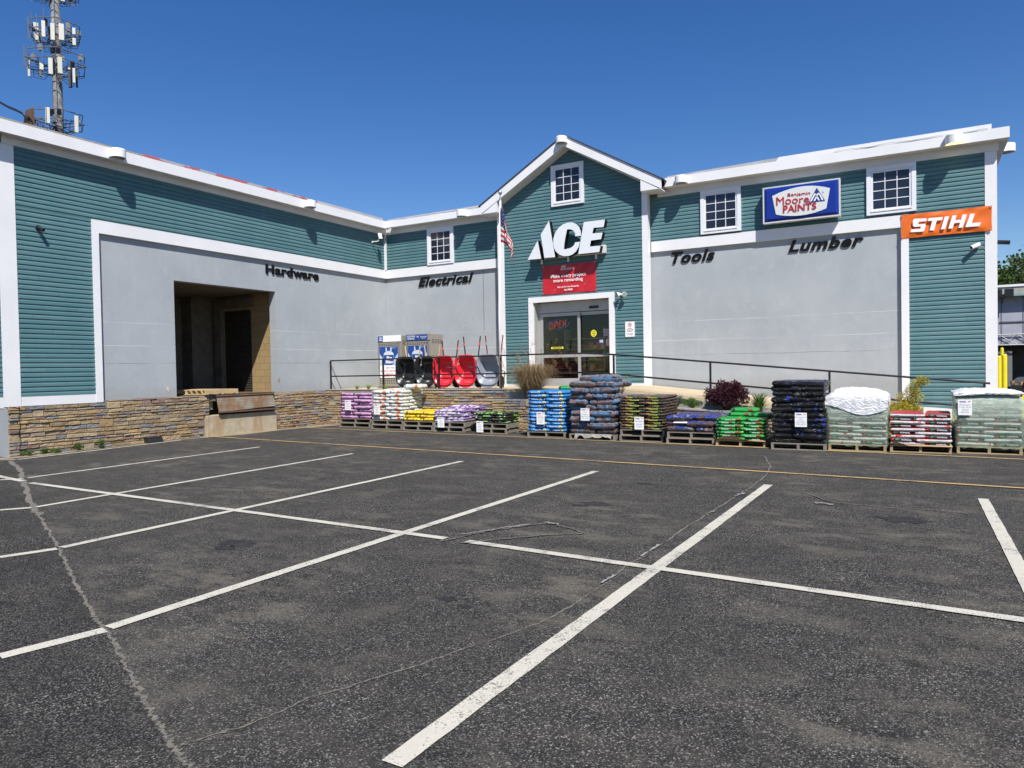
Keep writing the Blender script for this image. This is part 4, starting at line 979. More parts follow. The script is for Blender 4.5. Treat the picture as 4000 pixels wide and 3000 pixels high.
p = onx(1452, 945, XW+.016); t = thing('wall_camera', 'boxy white camera on an arm at the inner corner of the wing', 'camera', tuple(p))
mb = MB(); mb.tube([p, p+Vector((.04, 0, 0))], .045, 10); mb.tube([p+Vector((.03, 0, 0)), p+Vector((.26, .03, .0)), p+Vector((.30, .04, .07))], .018, 8); mb.build('arm', M_WHITE, t)
c = p+Vector((.34, .05, .16)); d = Vector((.45, -.35, -.75)).normalized(); u = d.cross(Vector((0, 0, 1))).normalized(); v = u.cross(d)
mb = MB(); P = [c-d*.13+u*a+v*b for a, b in ((-.06, -.045), (.06, -.045), (.06, .045), (-.06, .045))]; mb.prism(P, d*.27); mb.build('housing', M_WHITE, t, bevel=.01)
mb = MB(); P = [c+d*.141+u*a+v*b for a, b in ((-.045, -.035), (.045, -.035), (.045, .035), (-.045, .035))]; mb.prism(P, d*.002); mb.build('lens', M_BLKL, t)
# twin flood lamp
p = ony(2434, 1150, YG-.016); t = thing('flood_lamp', 'white twin head flood lamp right of the entrance', 'lamp', tuple(p))
mb = MB(); mb.tube([p, p+Vector((0, -.04, 0))], .05, 12); mb.build('base', M_WHITE, t)
for s in (-1, 1):
    c = p+Vector((.08*s, -.16, -.01)); d = Vector((.6*s, -.7, -.25)).normalized(); mb = MB(); mb.tube([p+Vector((0, -.04, 0)), c-d*.05], .014, 8); mb.tube([c-d*.06, c-d*.02, c+d*.05, c+d*.06], [.03, .055, .075, .075], 12); hd = mb.build('lamp_head', M_WHITE, t)
    mb = MB(); mb.tube([c+d*.0605, c+d*.064], .066, 12); mb.build('lens', mat('lamp lens', (.3, .31, .28), .3, 0), hd)
# rodent bait box
a = onx(560, 1735, XW+.15)
t = thing('bait_box', 'black plastic bait box on the ground against the stone wall', 'bait box', (XW+.14, 11.05, 0))
mb = MB(); mb.prism([(XW+.04, 10.87, 0), (XW+.27, 10.87, 0), (XW+.25, 10.87, .07), (XW+.20, 10.87, .12), (XW+.04, 10.87, .13)], (0, .38, 0)); mb.build('body', mat('black plastic', (.015, .016, .017), .4, .1), t, bevel=.008)
mb = MB(); mb.prism([(XW+.04, 10.86, .132), (XW+.19, 10.86, .124), (XW+.19, 10.86, .136), (XW+.04, 10.86, .145)], (0, .40, 0)); mb.build('lid', mat('black plastic', (.015, .016, .017), .4, .1), t)

# ------------------------------------------------------------------ propane cages
M_CAGE = mat('taupe cage steel', (.27, .25, .215), .45, .08, 4); M_POST = mat('poster blue', (.012, .065, .30), .4, .25, 1.5)
def cage(x0, label, kind):
    x1 = x0+1.0; y0, y1, z0, z1 = 18.5, 19.22, 1.14, 2.87
    t = thing('propane_cage', label, 'cage', ((x0+x1)/2, 18.86, 1.13), 'propane exchange cages by the wall')
    mb = MB(); mb.box(x0+.03, x1-.02, y0, y0+.037, z0+.05, z1-.24)
    def slots(xa, xb, z, n):
        for i in range(n):
            xx = xa+(xb-xa)*(i+.15)/n; mb.box(xx, xx+(xb-xa)/n*.62, y0-.003, y0-.0005, z-.009, z+.009, 1)
    for z in (z1-.29, z1-.335, *[z0+.14+.052*k for k in range(9)]): slots(x0+.08, x1-.08, z, 9)
    for k in range(22):
        z = z0+.62+k*.045
        for xx in (x0+.065, x1-.10): mb.box(xx, xx+.035, y0-.003, y0-.0005, z-.008, z+.008, 1)
    mb.build('door', [M_CAGE, M_DARK], t)
    mb = MB(); mb.box(x0, x1, y0+.04, y1, z0+.03, z1-.02)
    for z in (z1-.2, z1-.25, z1-.3, z1-.72, z1-.77, z1-.82, z0+.3, z0+.35, z0+.4):
        for k in range(4): yy = y0+.1+k*.15; mb.box(x1+.0005, x1+.003, yy, yy+.10, z-.009, z+.009, 1)
    mb.build('body', [M_CAGE, M_DARK], t)
    mb = MB(); mb.box(x0+.04, x1-.02, y0-.006, y0+.038, z1-.215, z1-.01); mb.build('header_panel', M_CAGE if kind else M_PAPER, t)
    Yp = y0-.01
    hb = MB(); 
    if kind: hb.box(x0+.06, x1-.1, Yp-.004, Yp, z1-.20, z1-.03)
    else: hb.box(x0+.05, x0+.26, Yp-.004, Yp, z1-.21, z1-.02)
    hb.build('header_label', M_POST, t)
    if kind:
        put_text('lettering', 'ALCOHOL, PROPANE\nAND LEAK TESTED.', qy(x0+.09, x0+.42, z1-.18, z1-.05, Yp-.006), 0, M_WT, t, .02)
        put_text('lettering', "It's not just propane\nit's Blue Rhino", qy(x0+.62, x0+.88, z1-.16, z1-.07, Yp-.006), 0, M_WT, t, .01)
    else: put_text('lettering', 'Blue\nRhino', qy(x0+.11, x0+.24, z1-.18, z1-.05, Yp-.006), 0, M_WT, t, .04)
    # door poster
    a0, a1, b1, b0 = x0+.12, x1-.13, z1-.38, z1-.98
    mb = MB(); mb.box(a0, a1, Yp-.004, Yp+.008, b0, b1); po = mb.build('poster', M_POST, t)
    mb = MB(); W2 = a1-a0
    for s in (0, 1):
        f = (lambda u: a0+u*W2) if s == 0 else (lambda u: a1-u*W2)
        pts = [(f(0), b1-.22), (f(.08), b1-.30), (f(.2), b1-.40), (f(.3), b1-.5), (f(.3), b0), (f(0), b0)]; mb.add([(x, Yp-.0055, z) for x, z in pts], [tuple(range(6))])
    mb.build('poster_sweep', mat('pale blue print', (.45, .58, .72), .5, .2, 2), po)
    def tank(cx, cz, s, Y, par):
        mb = MB(); P = []
        for i in range(9): a = pi*i/8; P.append((cx+s*.21*cos(a), cz+s*(.10+.12*sin(a))))
        P += [(cx-s*.21, cz-s*.22), (cx+s*.21, cz-s*.22)]
        mb.add([(x, Y, z) for x, z in P], [tuple(range(len(P)))])
        for k in (-1, 1): mb.add([(cx+k*s*.12, Y, cz+s*.19), (cx+k*s*.06, Y, cz+s*.21), (cx+k*s*.085, Y, cz+s*.34), (cx+k*s*.125, Y, cz+s*.34)], [(0, 1, 2, 3)])
        mb.build('tank_picture', mat('tank white', (.62, .64, .66), .5, .1), par)
        mb = MB(); mb.add([(cx-s*.20, Y-.0015, cz-s*.22), (cx+s*.20, Y-.0015, cz-s*.22), (cx+s*.20, Y-.0015, cz+s*.09), (cx-s*.20, Y-.0015, cz+s*.09)], [(0, 1, 2, 3)]); mb.build('tank_label', M_POST, par)
    cx = (a0+a1)/2; tank(cx, b1-.36, 1.0, Yp-.007, po)
    put_text('lettering', 'Blue\nRhino', qy(cx-.13, cx+.18, b1-.55, b1-.31, Yp-.0105), 0, M_WT, po, .05, .1)
    put_text('lettering', 'BlueRhino.com', qy(a1-.25, a1-.05, b1-.055, b1-.03, Yp-.006), 0, M_WT, po, .0)
    if kind: tank(x0+.52, z1-.13, .22, Yp-.006, t)
    mb = MB(); mb.box(a0, a1, Yp-.004, Yp+.008, b0-.42, b0-.005); lw = mb.build('notice_board', M_PAPER, t)
    put_text('lettering', 'EMERGENCIES: 1.800.258.7466', qy(a0+.02, a1-.02, b0-.23, b0-.17, Yp-.0055), 0, M_REDT, lw, .01)
    put_text('lettering', 'NO SMOKING\nFLAMMABLE LP GAS', qy(a0+.02, a1-.1, b0-.39, b0-.27, Yp-.0055), 0, M_REDT, lw, .01)
    put_text('lettering', 'DROP   SWAP   GO', qy(a0+.25, a1-.02, b0-.12, b0-.07, Yp-.0055), 0, M_BLUT, lw, .01)
cage(-15.58, 'taupe tank exchange cage nearest the corner, with a white and blue header', 0)
cage(-14.41, 'taupe tank exchange cage right of the other one, with an all blue header', 1)

# ------------------------------------------------------------------ wheelbarrows standing on their noses
def barrow(xc, label, col, handle, hc, hz, coll=None, wood=False, name='red tray'):
    """stood up with the open tray facing the lot; hz: z of handle tips"""
    yb = 17.62; zb = 1.15; t = thing('wheelbarrow', label, 'wheelbarrow', (xc, yb+.2, 1.13), 'wheelbarrows leaning on the rail')
    mt = mat(name, col, .32, .05, 3)
    N, K = 40, 14; mb = MB(); Hh, Wd = .96, .77
    def outline(th):
        c, s = cos(th), sin(th)
        if s >= 0: n = 5; w2 = Wd/2*.95; h2 = Hh*.52
        else: n = 2.25; w2 = Wd/2; h2 = Hh*.48
        r = (abs(c/w2)**n + abs(s/h2)**n)**(-1/n); k = 1+.10*(1-max(0, r*s/(Hh*.5))) if s >= 0 else 1.1
        return r*c*(1+.0*s), r*s
    rows = []
    for k in range(K+1):
        f = k/K; row = []
        for i in range(N):
            x, z = outline(2*pi*i/N); 
            if k == 0: q = 1.0; d = .02
            elif k == 1: q = 1.0; d = -.012
            elif k == 2: q = .965; d = -.012
            elif k == 3: q = .93; d = .0
            else:
                g_ = (k-3)/(K-3); q = .93*(1-g_)**.8 if g_ < 1 else .0
                q = .93*(1-g_*.999)
                depth = .27
                rr = 1-q/.93; wall = min(1, rr/.35); d = depth*(wall**.8)
                zr = z*q/(Hh/2)          # -1 bottom .. 1 top
                d *= (1 if zr > -.05 else max(.0, 1+(zr+.05)*1.0))
                if .35 < rr < .5: d += .006
            row.append((xc+x*q, yb+d, zb+Hh*.49+z*q + (.03*(1-q) )))
        rows.append(row)
    for row in rows: mb.v += row
    for k in range(K):
        for i in range(N): j = (i+1) % N; mb.f.append([k*N+i, k*N+j, (k+1)*N+j, (k+1)*N+i]); mb.m.append(0); mb.c.append(None)
    tr = mb.build('tray', mt, t, smooth=True); so_ = tr.modifiers.new('thickness', 'SOLIDIFY'); so_.thickness = .006; so_.offset = 1
    for s in (-1, 1):
        b0 = Vector((xc+s*.13, yb+.36, zb+.12)); b1 = Vector((xc+s*.30, yb+.40, hz)); dv = (b1-b0).normalized(); g0 = b1-dv*.26
        mb = MB(); mb.tube([b0, g0], .019, 8) if not wood else mb.tube([b0, b1-dv*.02], [.024, .018], 6); hd = mb.build('handle', hc, t)
        if not wood:
            mb = MB(); mb.tube([g0, g0+dv*.03, g0+dv*.05, b1], [.028, .028, .018, .018], 8); mb.build('grip', handle, hd)
            mb = MB(); mb.tube([g0-dv*.02, g0+dv*.06], [.034, .026], 8); mb.build('collar', coll or handle, hd)
        mb = MB(); mb.tube([(xc+s*.22, yb+.30, zb+.55), (xc+s*.25, yb+.55, zb+.45), (xc+s*.27, yb+.42, zb-.01)], .014, 6); mb.build('leg', M_BLK if not wood else M_BLK, t)
        cw = Vector((xc+s*.25, yb+.32, zb+.17)); mb = MB()
        mb.tube([cw+Vector((-.04, 0, 0)), cw+Vector((-.03, 0, 0)), cw+Vector((.03, 0, 0)), cw+Vector((.04, 0, 0))], [.13, .17, .17, .13], 20); mb.build('wheel', mat('tyre rubber', (.012, .012, .012), .8, .1), t)
    mb = MB(); lz = zb+.19; mb.prism([(xc+.02+.075*cos(i*pi/10), yb+.165-.05, lz+.032*sin(i*pi/10)) for i in range(20)], (0, -.003, 0)); o = mb.build('oval_badge', M_PAPER, t)
    if name.startswith('red'): bpy.data.objects.remove(o); KID[t.name].remove(o)
    else:
        mb = MB()
        for i in range(3): mb.add([(xc-.03+i*.035, yb+.11, lz-.012), (xc-.01+i*.035, yb+.11, lz-.012), (xc+.0+i*.035, yb+.11, lz+.014), (xc-.015+i*.035, yb+.11, lz+.014)], [(0, 1, 2, 3)])
        mb.build('badge_mark', M_REDT if 'grey' in name else M_BLKL, o)
    if name.startswith('red'):
        put_text('lettering', 'WHEELBARROW', qy(xc-.04, xc+.14, zb+.60, zb+.62, yb+.262), 0, M_WT, t, .01)
    return t
M_WOODH = m_wood('ash handle', (.48, .34, .19), (.58, .43, .26)); M_ORG = mat('orange red collar', (.70, .07, .03), .4, 0); M_RHAN = mat('dark red tube', (.20, .02, .02), .4, .1)
xs = [ony(p_, 1450, 17.62).x for p_ in (1583, 1660, 1731, 1817, 1905)]
barrow(xs[0], 'black wheelbarrow standing on its nose, the one nearest the cages', (.012, .013, .015), None, M_WOODH, 2.50, wood=True, name='black tray')
barrow(xs[1], 'black wheelbarrow standing on its nose, touching the red one', (.012, .013, .015), None, M_WOODH, 2.50, wood=True, name='black tray')
barrow(xs[2], 'red wheelbarrow standing on its nose beside a black one', (.62, .02, .035), M_BLK, M_BLK, 2.58, coll=M_ORG, name='red tray')
barrow(xs[3], 'red wheelbarrow standing on its nose beside the grey one', (.62, .02, .035), M_BLK, M_BLK, 2.68, coll=M_ORG, name='red tray')
barrow(xs[4], 'grey wheelbarrow with dark red handles standing on its nose', (.24, .26, .30), M_RHAN, M_RHAN, 2.68, coll=M_STEEL, name='grey tray')
#PART2
# ------------------------------------------------------------------ bags of soil and mulch
def bagmat(name, base, feats, rough=.3, wr=.5):
    g = NG(name); sp = g.n('ShaderNodeSeparateXYZ'); g.l(g.tc('Generated'), sp.inputs[0]); X, Y_, Z = sp.outputs
    oi = g.n('ShaderNodeObjectInfo'); rnd = oi.outputs['Random']; P = g.tc('Object')
    off = g.n('ShaderNodeVectorMath', operation='ADD'); g.l(P, off.inputs[0]); cm = g.n('ShaderNodeCombineXYZ'); g.l(g.math('MULTIPLY', rnd, 13), cm.inputs[0]); g.l(g.math('MULTIPLY', rnd, 7), cm.inputs[1]); g.l(cm.outputs[0], off.inputs[1]); PO = off.outputs[0]
    c = g.mix(g.ramp(g.noise(4, 3, .5, PO), .3, .7), tuple(x*.8 for x in base), base)
    for f in feats:
        k = f[0]
        if k == 'noise':
            _, col, sc, th, xr = f; m_ = g.ramp(g.noise(sc, 4, .6, PO, .5), th, th+.04)
            if xr: m_ = g.math('MULTIPLY', m_, g.math('MULTIPLY', g.ramp(X, xr[0], xr[0]+.06), g.ramp(X, xr[1], xr[1]-.06)))
        elif k == 'disc':
            _, col, gx, gz, rx, rz = f
            a = g.math('DIVIDE', g.math('SUBTRACT', X, gx), rx); b = g.math('DIVIDE', g.math('SUBTRACT', Z, gz), rz)
            d = g.math('ADD', g.math('MULTIPLY', a, a), g.math('MULTIPLY', b, b)); m_ = g.ramp(d, 1.15, .9)
            m_ = g.math('MULTIPLY', m_, g.ramp(Y_, .35, .30))
        elif k == 'rect':
            _, col, xa, xb, za, zb = f
            m_ = g.math('MULTIPLY', g.math('MULTIPLY', g.ramp(X, xa, xa+.015), g.ramp(X, xb, xb-.015)), g.math('MULTIPLY', g.ramp(Z, za, za+.05), g.ramp(Z, zb, zb-.05)))
            m_ = g.math('MULTIPLY', m_, g.ramp(Y_, .35, .30))
        elif k == 'top':
            _, col, z0 = f; m_ = g.ramp(Z, z0, z0+.05)
        elif k == 'tile':
            _, col, z0, xs_, th = f
            cb = g.n('ShaderNodeCombineXYZ'); g.l(g.math('FLOOR', g.math('MULTIPLY', X, xs_)), cb.inputs[0]); g.l(g.math('FLOOR', g.math('MULTIPLY', Y_, 3.)), cb.inputs[1]); g.l(g.math('MULTIPLY', rnd, 50), cb.inputs[2])
            wn = g.n('ShaderNodeTexWhiteNoise'); g.l(cb.outputs[0], wn.inputs[0]); m_ = g.math('MULTIPLY', g.ramp(wn.outputs[0], th, th+.01), g.ramp(Z, z0, z0+.05))
        c = g.mix(m_, c, col)
    g.col(c); g.rough(rough); g.b.inputs['Specular IOR Level'].default_value = .6
    w1 = g.noise(11, 3, .6, g.mapped((1, 1, 1)), 1.2); w2 = g.noise(24, 4, .65, g.mapped((1.6, .4, .8)), 3.)
    g.bump(g.math('ADD', w1, g.math('MULTIPLY', w2, .9)), min(1, wr*1.3), .04)
    return g.mat
W3 = (.72, .72, .70)
BM = dict(
 pink=bagmat('pink soil bag', (.56, .29, .54), [('top', (.04, .12, .06), .86), ('noise', (.42, .10, .12), 9, .66, None), ('noise', (.24, .15, .12), 16, .62, (.35, 1)), ('disc', (.01, .01, .01), .12, .5, .05, .32)]),
 white=bagmat('white soil bag', (.66, .68, .66), [('noise', (.10, .10, .06), 20, .60, (.35, 1)), ('top', (.62, .66, .62), .8), ('noise', (.03, .25, .10), 7, .66, None), ('disc', (.60, .16, .04), .72, .5, .10, .36), ('disc', (.02, .02, .02), .12, .62, .03, .22)]),
 yellow=bagmat('yellow soil bag', (.80, .62, .02), [('noise', (.55, .10, .02), 10, .62, (.3, 1)), ('disc', (.02, .02, .02), .25, .6, .05, .3), ('rect', (.12, .07, .02), .36, .62, .15, .35)]),
 lilac=bagmat('grey bag with purple print', (.50, .50, .56), [('top', (.20, .06, .32), .56), ('tile', (.72, .70, .74), .66, 9, .55), ('noise', (.5, .12, .16), 9, .68, (.7, 1))]),
 blackgreen=bagmat('black bag with green print', (.012, .013, .014), [('tile', (.16, .42, .08), .60, 8, .62), ('noise', (.65, .65, .62), 8, .66, None), ('noise', (.45, .12, .12), 12, .70, None)]),
 blue=bagmat('bright blue soil bag', (.025, .25, .62), [('noise', (.30, .42, .55), 18, .70, (.3, .9)), ('disc', (.75, .55, .12), .78, .5, .075, .34), ('disc', (.12, .07, .02), .78, .5, .03, .13), ('disc', (.01, .015, .03), .14, .5, .055, .34)]),
 mulch=bagmat('blue and brown mulch bag', (.10, .055, .045), [('noise', (.07, .19, .36), 3.0, .50, None), ('noise', (.20, .14, .14), 2.2, .54, None), ('top', (.21, .22, .25), .74), ('noise', (.10, .24, .42), 6, .60, None), ('noise', (.42, .42, .45), 16, .66, None), ('noise', (.03, .018, .016), 11, .58, None)], .33, .8),
 lawn=bagmat('brown and green lawn soil bag', (.075, .042, .028), [('noise', (.04, .085, .03), 5, .60, None), ('rect', (.03, .07, .025), .52, .93, .15, .85), ('noise', (.45, .46, .44), 12, .67, None), ('rect', (.42, .22, .04), .34, .50, .60, .82)]),
 navy=bagmat('navy and brown mulch bag', (.07, .05, .045), [('top', (.022, .055, .30), .50), ('noise', (.13, .08, .07), 4, .49, None), ('noise', (.30, .27, .27), 6, .58, None), ('noise', (.62, .62, .64), 8, .69, None)], .3, .8),
 green=bagmat('green garden soil bag', (.015, .34, .06), [('noise', (.60, .52, .04), 5, .64, None), ('disc', (.01, .012, .01), .14, .55, .055, .34), ('disc', (.22, .06, .02), .76, .5, .09, .36), ('noise', (.6, .62, .6), 15, .70, (.2, .9))]),
 black=bagmat('glossy black mulch bag', (.010, .010, .012), [('top', (.02, .035, .22), .90), ('noise', (.008, .008, .009), 3.5, .50, None), ('noise', (.022, .05, .32), 4.2, .61, None), ('noise', (.16, .17, .18), 10, .62, None), ('noise', (.03, .16, .09), 7, .68, (0, .4))], .2, .95),
 topsoil=bagmat('black white and red topsoil bag', (.58, .58, .60), [('rect', (.012, .012, .014), .06, .97, .16, .86), ('top', (.42, .03, .04), .82), ('disc', (.50, .03, .03), .07, .5, .06, .6), ('noise', (.5, .02, .03), 14, .64, (.7, 1)), ('disc', (.03, .25, .12), .27, .5, .075, .24)]),
 topsoil2=bagmat('white and red topsoil bag edge', (.60, .60, .62), [('top', (.42, .03, .04), .80), ('noise', (.50, .03, .03), 8, .60, None), ('noise', (.05, .05, .05), 13, .66, None)]),
)
def bag_mesh(w, d, h, seed, lump=.0):
    rnd = random.Random(seed); N, Mv = 18, 14; mb = MB(); ph = [rnd.uniform(0, 6) for _ in range(8)]
    def wr(u, v): return .5*sin(u*7+ph[0]+2*sin(v*4+ph[1])) + .35*sin(v*11+ph[2]+u*5) + .3*sin(u*15+ph[3])*sin(v*9+ph[4])
    for side in (1, -1):
        rows = []
        for j in range(Mv+1):
            row = []
            for i in range(N+1):
                tu = -1+2*i/N; tv = -1+2*j/Mv
                u = sin(tu*pi/2)*.45+tu*.55; v = sin(tv*pi/2)*.55+tv*.45
                e = (max(0, 1-abs(u)**6)*max(0, 1-abs(v)**7))**.34
                corner = 1-.05*(abs(u)**4*abs(v)**4)
                edge = 1-.018*(1+wr(v*2, u))*(abs(u)**8) 
                z = side*h/2*e*(1+.10*wr(u*1.3+side, v)*(1 if lump == 0 else 1+lump*2)) + .006*wr(u, v*2)*(1-e)
                x = u*w/2*corner*edge; y = v*d/2*corner*(1+.012*wr(u*2.2, v))
                row.append((x, y, z+h/2))
            rows.append(row)
        b = len(mb.v)
        for r in rows: mb.v += r
        for j in range(Mv):
            for i in range(N):
                q = [b+j*(N+1)+i, b+j*(N+1)+i+1, b+(j+1)*(N+1)+i+1, b+(j+1)*(N+1)+i]
                mb.f.append(q if side > 0 else q[::-1]); mb.m.append(0); mb.c.append(None)
    # sealed ends
    return mb
ORD = ['bottom', 'second', 'third', 'fourth', 'fifth', 'sixth', 'seventh', 'eighth', 'ninth', 'tenth', 'eleventh', 'twelfth', 'thirteenth']
def mkmesh(mb, nm, m_):
    o = mb.build(nm, m_, None, smooth=True); me = o.data; bpy.data.objects.remove(o); return me
TXT = {}
def bag_text(s, w, h, m_, key):
    if key in TXT: return TXT[key]
    me = text_mesh(s, .02); xs = [v.co.x for v in me.vertices]; ys = [v.co.y for v in me.vertices]; x0, x1, y0, y1 = min(xs), max(xs), min(ys), max(ys)
    for v in me.vertices: v.co = ((v.co.x-x0)/(x1-x0)*w-w/2, 0, (v.co.y-y0)/(y1-y0)*h-h/2)
    me.materials.clear(); me.materials.append(m_); TXT[key] = me; return me
def stack(key, what, kindname, pl, pr, pyb, ptop, layers, npal=1, palm=None, lump=0., east=(), txt=None, txtm=None, txw=.5, jit=.012, backrise=0, topskip=(), Z1=None, group=None, txx=.0, alt=True):
    """what: wording used for the labels; px left/right/bottom of the pallet, px top of the bag stack"""
    L = onz(pl, pyb); R_ = onz(pr, pyb+ (pr-pl)*.02); Y = (L.y+R_.y)/2; x0 = ony(pl, pyb, Y).x; x1 = ony(pr, pyb, Y).x
    W = x1-x0; ph = .13; zp = npal*ph
    for k in range(npal):
        o = [0, .03, -.02][k % 3]
        pallet('wooden_pallet', '%s pallet carrying the stack of %s' % (('lower wooden' if k == 0 else 'upper wooden') if npal > 1 else 'wooden', what), x0+o*.5, x1+o, Y+o*.5, 1.2, k*ph, palm or M_PALO)
    zt = ony((pl+pr)/2, ptop, Y).z; h = (zt-zp)/layers; rnd = random.Random(hash(what) % 1000 if False else len(what)*31+layers)
    lw, ew = W*.585, W*.405
    m_ = BM[key]; me = {}
    for nm, a, b in (('L', lw+.02, .41), ('E', ew+.02, .60)):
        for s in (0, 1): me[nm+str(s)] = mkmesh(bag_mesh(a, b, h*1.15, s*5+layers+len(what), lump), kindname, m_)
    if key == 'topsoil':
        mL = [mkmesh(bag_mesh(lw+.02, .41, h*1.15, s*5+3, lump), kindname, BM['topsoil2']) for s in (0, 1)]; me['L0'], me['L1'] = mL
    cnt = 0
    for k in range(layers):
        z = zp + k*h; A = (k % 2 == 0) if alt else True
        long_c = x0+lw/2 if A else x1-lw/2; end_c = x1-ew/2 if A else x0+ew/2
        slots_ = [('L', long_c, Y+.02+.20, 'left' if A else 'right', 'front'), ('E', end_c, Y+.02+.30, 'right' if A else 'left', 'front')]
        top = k >= layers-1
        if top or east:
            if A: slots_.append(('E', end_c, Y+.02+.90, 'right', 'rear'))
            else: slots_ += [('L', long_c, Y+.02+.60, 'right', 'middle'), ('L', long_c, Y+.02+1.0, 'right', 'rear')]
        if top:
            if A: slots_ += [('L', long_c, Y+.02+.60, 'left', 'middle'), ('L', long_c, Y+.02+1.0, 'left', 'rear')]
            else: slots_.append(('E', end_c, Y+.02+.90, 'left', 'rear'))
        for (kn, cx, cy, side, dep) in slots_:
            if (k, side, dep) in topskip: continue
            o = bpy.data.objects.new(kindname, me[kn+str(rnd.randint(0, 1))]); COL.objects.link(o)
            zz = z + (backrise*(cy-Y-.2) if backrise else 0)
            o.location = (cx+rnd.uniform(-jit, jit), cy+rnd.uniform(-jit, jit*1.5), zz-h*.08); o.rotation_euler = (rnd.uniform(-.02, .02)*(1+lump*3), rnd.uniform(-.025, .025)*(1+lump*3), rnd.uniform(-.035, .035))
            lay = 'top' if k == layers-1 else ORD[k]
            tag(o, '%s %s bag in the %s layer of the stack of %s' % (dep, side, lay, what), 'soil bag' if 'mulch' not in what else 'mulch bag', group or 'bags of '+what)
            cnt += 1
            if txt and dep == 'front' and (kn == 'E' or key != 'topsoil'):
                wd = (ew if kn == 'E' else lw)
                to = bpy.data.objects.new('printed_name', bag_text(txt, wd*txw, h*.34, txtm or M_WT, key+kn)); COL.objects.link(to); to.parent = o
                to.location = (wd*txx, -(.41 if kn == 'L' else .60)/2-.012, h*.61)
    return dict(x0=x0, x1=x1, Y=Y, zt=zt, zp=zp, h=h, W=W)
def price_sign(name_label, lines, xa, ya, xb, yb, Y, tilt=0):
    a, b = ony(xa, ya, Y), ony(xb, yb, Y); w_, h_ = b.x-a.x, a.z-b.z
    t = thing('price_sign', name_label, 'sign', ((a.x+b.x)/2, Y, b.z), 'paper price signs on the stacks')
    mb = MB(); mb.box(a.x, b.x, Y-.004, Y, b.z, a.z); mb.build('paper', M_PAPER, t)
    yy = Y-.0055; fz = lambda f: a.z-h_*f; fx = lambda f: a.x+w_*f
    mb = MB(); mb.box(fx(.10), fx(.56), yy, yy+.001, fz(.14), fz(.07)); mb.build('logo_strip', mat('tan blue logo', (.32, .25, .35), .6, .5, 60), t)
    mb = MB(); mb.box(fx(.12), fx(.58), yy, yy+.001, fz(.165), fz(.15)); mb.build('logo_underline', M_BLUT, t)
    put_text('store_mark', 'ACE', [(fx(.68), yy, fz(.07)), (fx(.90), yy, fz(.07)), (fx(.90), yy, fz(.15)), (fx(.68), yy, fz(.15))], 0, M_REDT, t, .06, .3)
    n = len(lines); top, bot = .27, .93; st = (bot-top)/n; M_GT = mat('dark grey print', (.16, .16, .16), .7, 0); mx_ = max(len(l) for l in lines)
    for i, l in enumerate(lines):
        wd = min(.86, .86*max(len(l), 4)/max(mx_, 7)); 
        put_text('lettering', l, [(fx(.5-wd/2), yy, fz(top+i*st)), (fx(.5+wd/2), yy, fz(top+i*st)), (fx(.5+wd/2), yy, fz(top+(i+.62)*st)), (fx(.5-wd/2), yy, fz(top+(i+.62)*st))], 0, M_GT, t, .0)
    return t
S = {}
S[1] = stack('pink', 'pink organic soil', 'soil_bag', 1326, 1445, 1668, 1534, 8, 2, txt='Organic', txtm=M_BLKL, txw=.3, txx=-.1)
S[2] = stack('white', 'white garden soil', 'soil_bag', 1450, 1570, 1676, 1526, 9, 2, lump=.3, east=True, backrise=.05)
S[3] = stack('yellow', 'yellow potting mix', 'soil_bag', 1574, 1690, 1681, 1608, 3, 2, lump=.3, txt='Potting Mix', txtm=M_REDT, txw=.4)
S[4] = stack('lilac', 'purple and grey potting soil', 'soil_bag', 1693, 1812, 1686, 1602, 5, 2, east=True, backrise=.10, lump=.2)
S[5] = stack('blackgreen', 'black and green garden soil', 'soil_bag', 1860, 1978, 1693, 1613, 4, 2, east=True, lump=.2)
S[6] = stack('blue', 'bright blue potting mix', 'soil_bag', 2060, 2208, 1707, 1527, 12, 1, txt='Potting Mix', txtm=M_WT, txw=.36)
S[7] = stack('mulch', 'blue and brown mulch', 'mulch_bag', 2224, 2402, 1717, 1492, 9, 1, lump=.7, jit=.03)
S[8] = stack('lawn', 'brown and green lawn soil', 'soil_bag', 2420, 2590, 1723, 1548, 12, 2, east=True, txt='LawnSoil', txtm=mat('yellow print', (.75, .75, .1), .5, 0), txw=.34, txx=.12)
S[9] = stack('navy', 'navy blue mulch', 'mulch_bag', 2603, 2790, 1735, 1624, 3, 2, lump=.6, jit=.02)
S[10] = stack('green', 'bright green garden soil', 'soil_bag', 2796, 2990, 1744, 1634, 7, 1, M_PALT, txt='Garden Soil', txtm=M_WT, txw=.36)
S[11] = stack('black', 'black mulch', 'mulch_bag', 3012, 3226, 1757, 1490, 12, 1, lump=.6, jit=.022)
S[12] = stack('topsoil', 'topsoil under white sheet', 'soil_bag', 3236, 3462, 1761, 1572, 11, 1, M_PALT, txt='TOPSOIL', txw=.42, txx=.14)
S[13] = stack('topsoil', 'uncovered red and white topsoil', 'soil_bag', 3477, 3718, 1767, 1618, 9, 1, M_PALT, txt='TOPSOIL', txw=.42, txx=.14)
S[14] = stack('topsoil', 'topsoil wrapped in green film', 'soil_bag', 3738, 3995, 1772, 1552, 12, 1, M_PALT, txt='TOPSOIL', txw=.42, txx=.14)
def loose(key, label, x, y, z, w, d, h, rz=0, seed=4, cat='soil bag', lump=.4, tilt=0):
    o = bag_mesh(w, d, h, seed, lump).build('mulch_bag' if 'mulch' in label else 'soil_bag', BM[key], None, smooth=True); o.location = (x, y, z); o.rotation_euler = (tilt, 0, rz); tag(o, label, cat); return o
s = S[2]; loose('white', 'single white soil bag lying across the top of the white stack', s['x1']+.05, s['Y']+.62, s['zt']+.02, .62, .42, .15, .1)
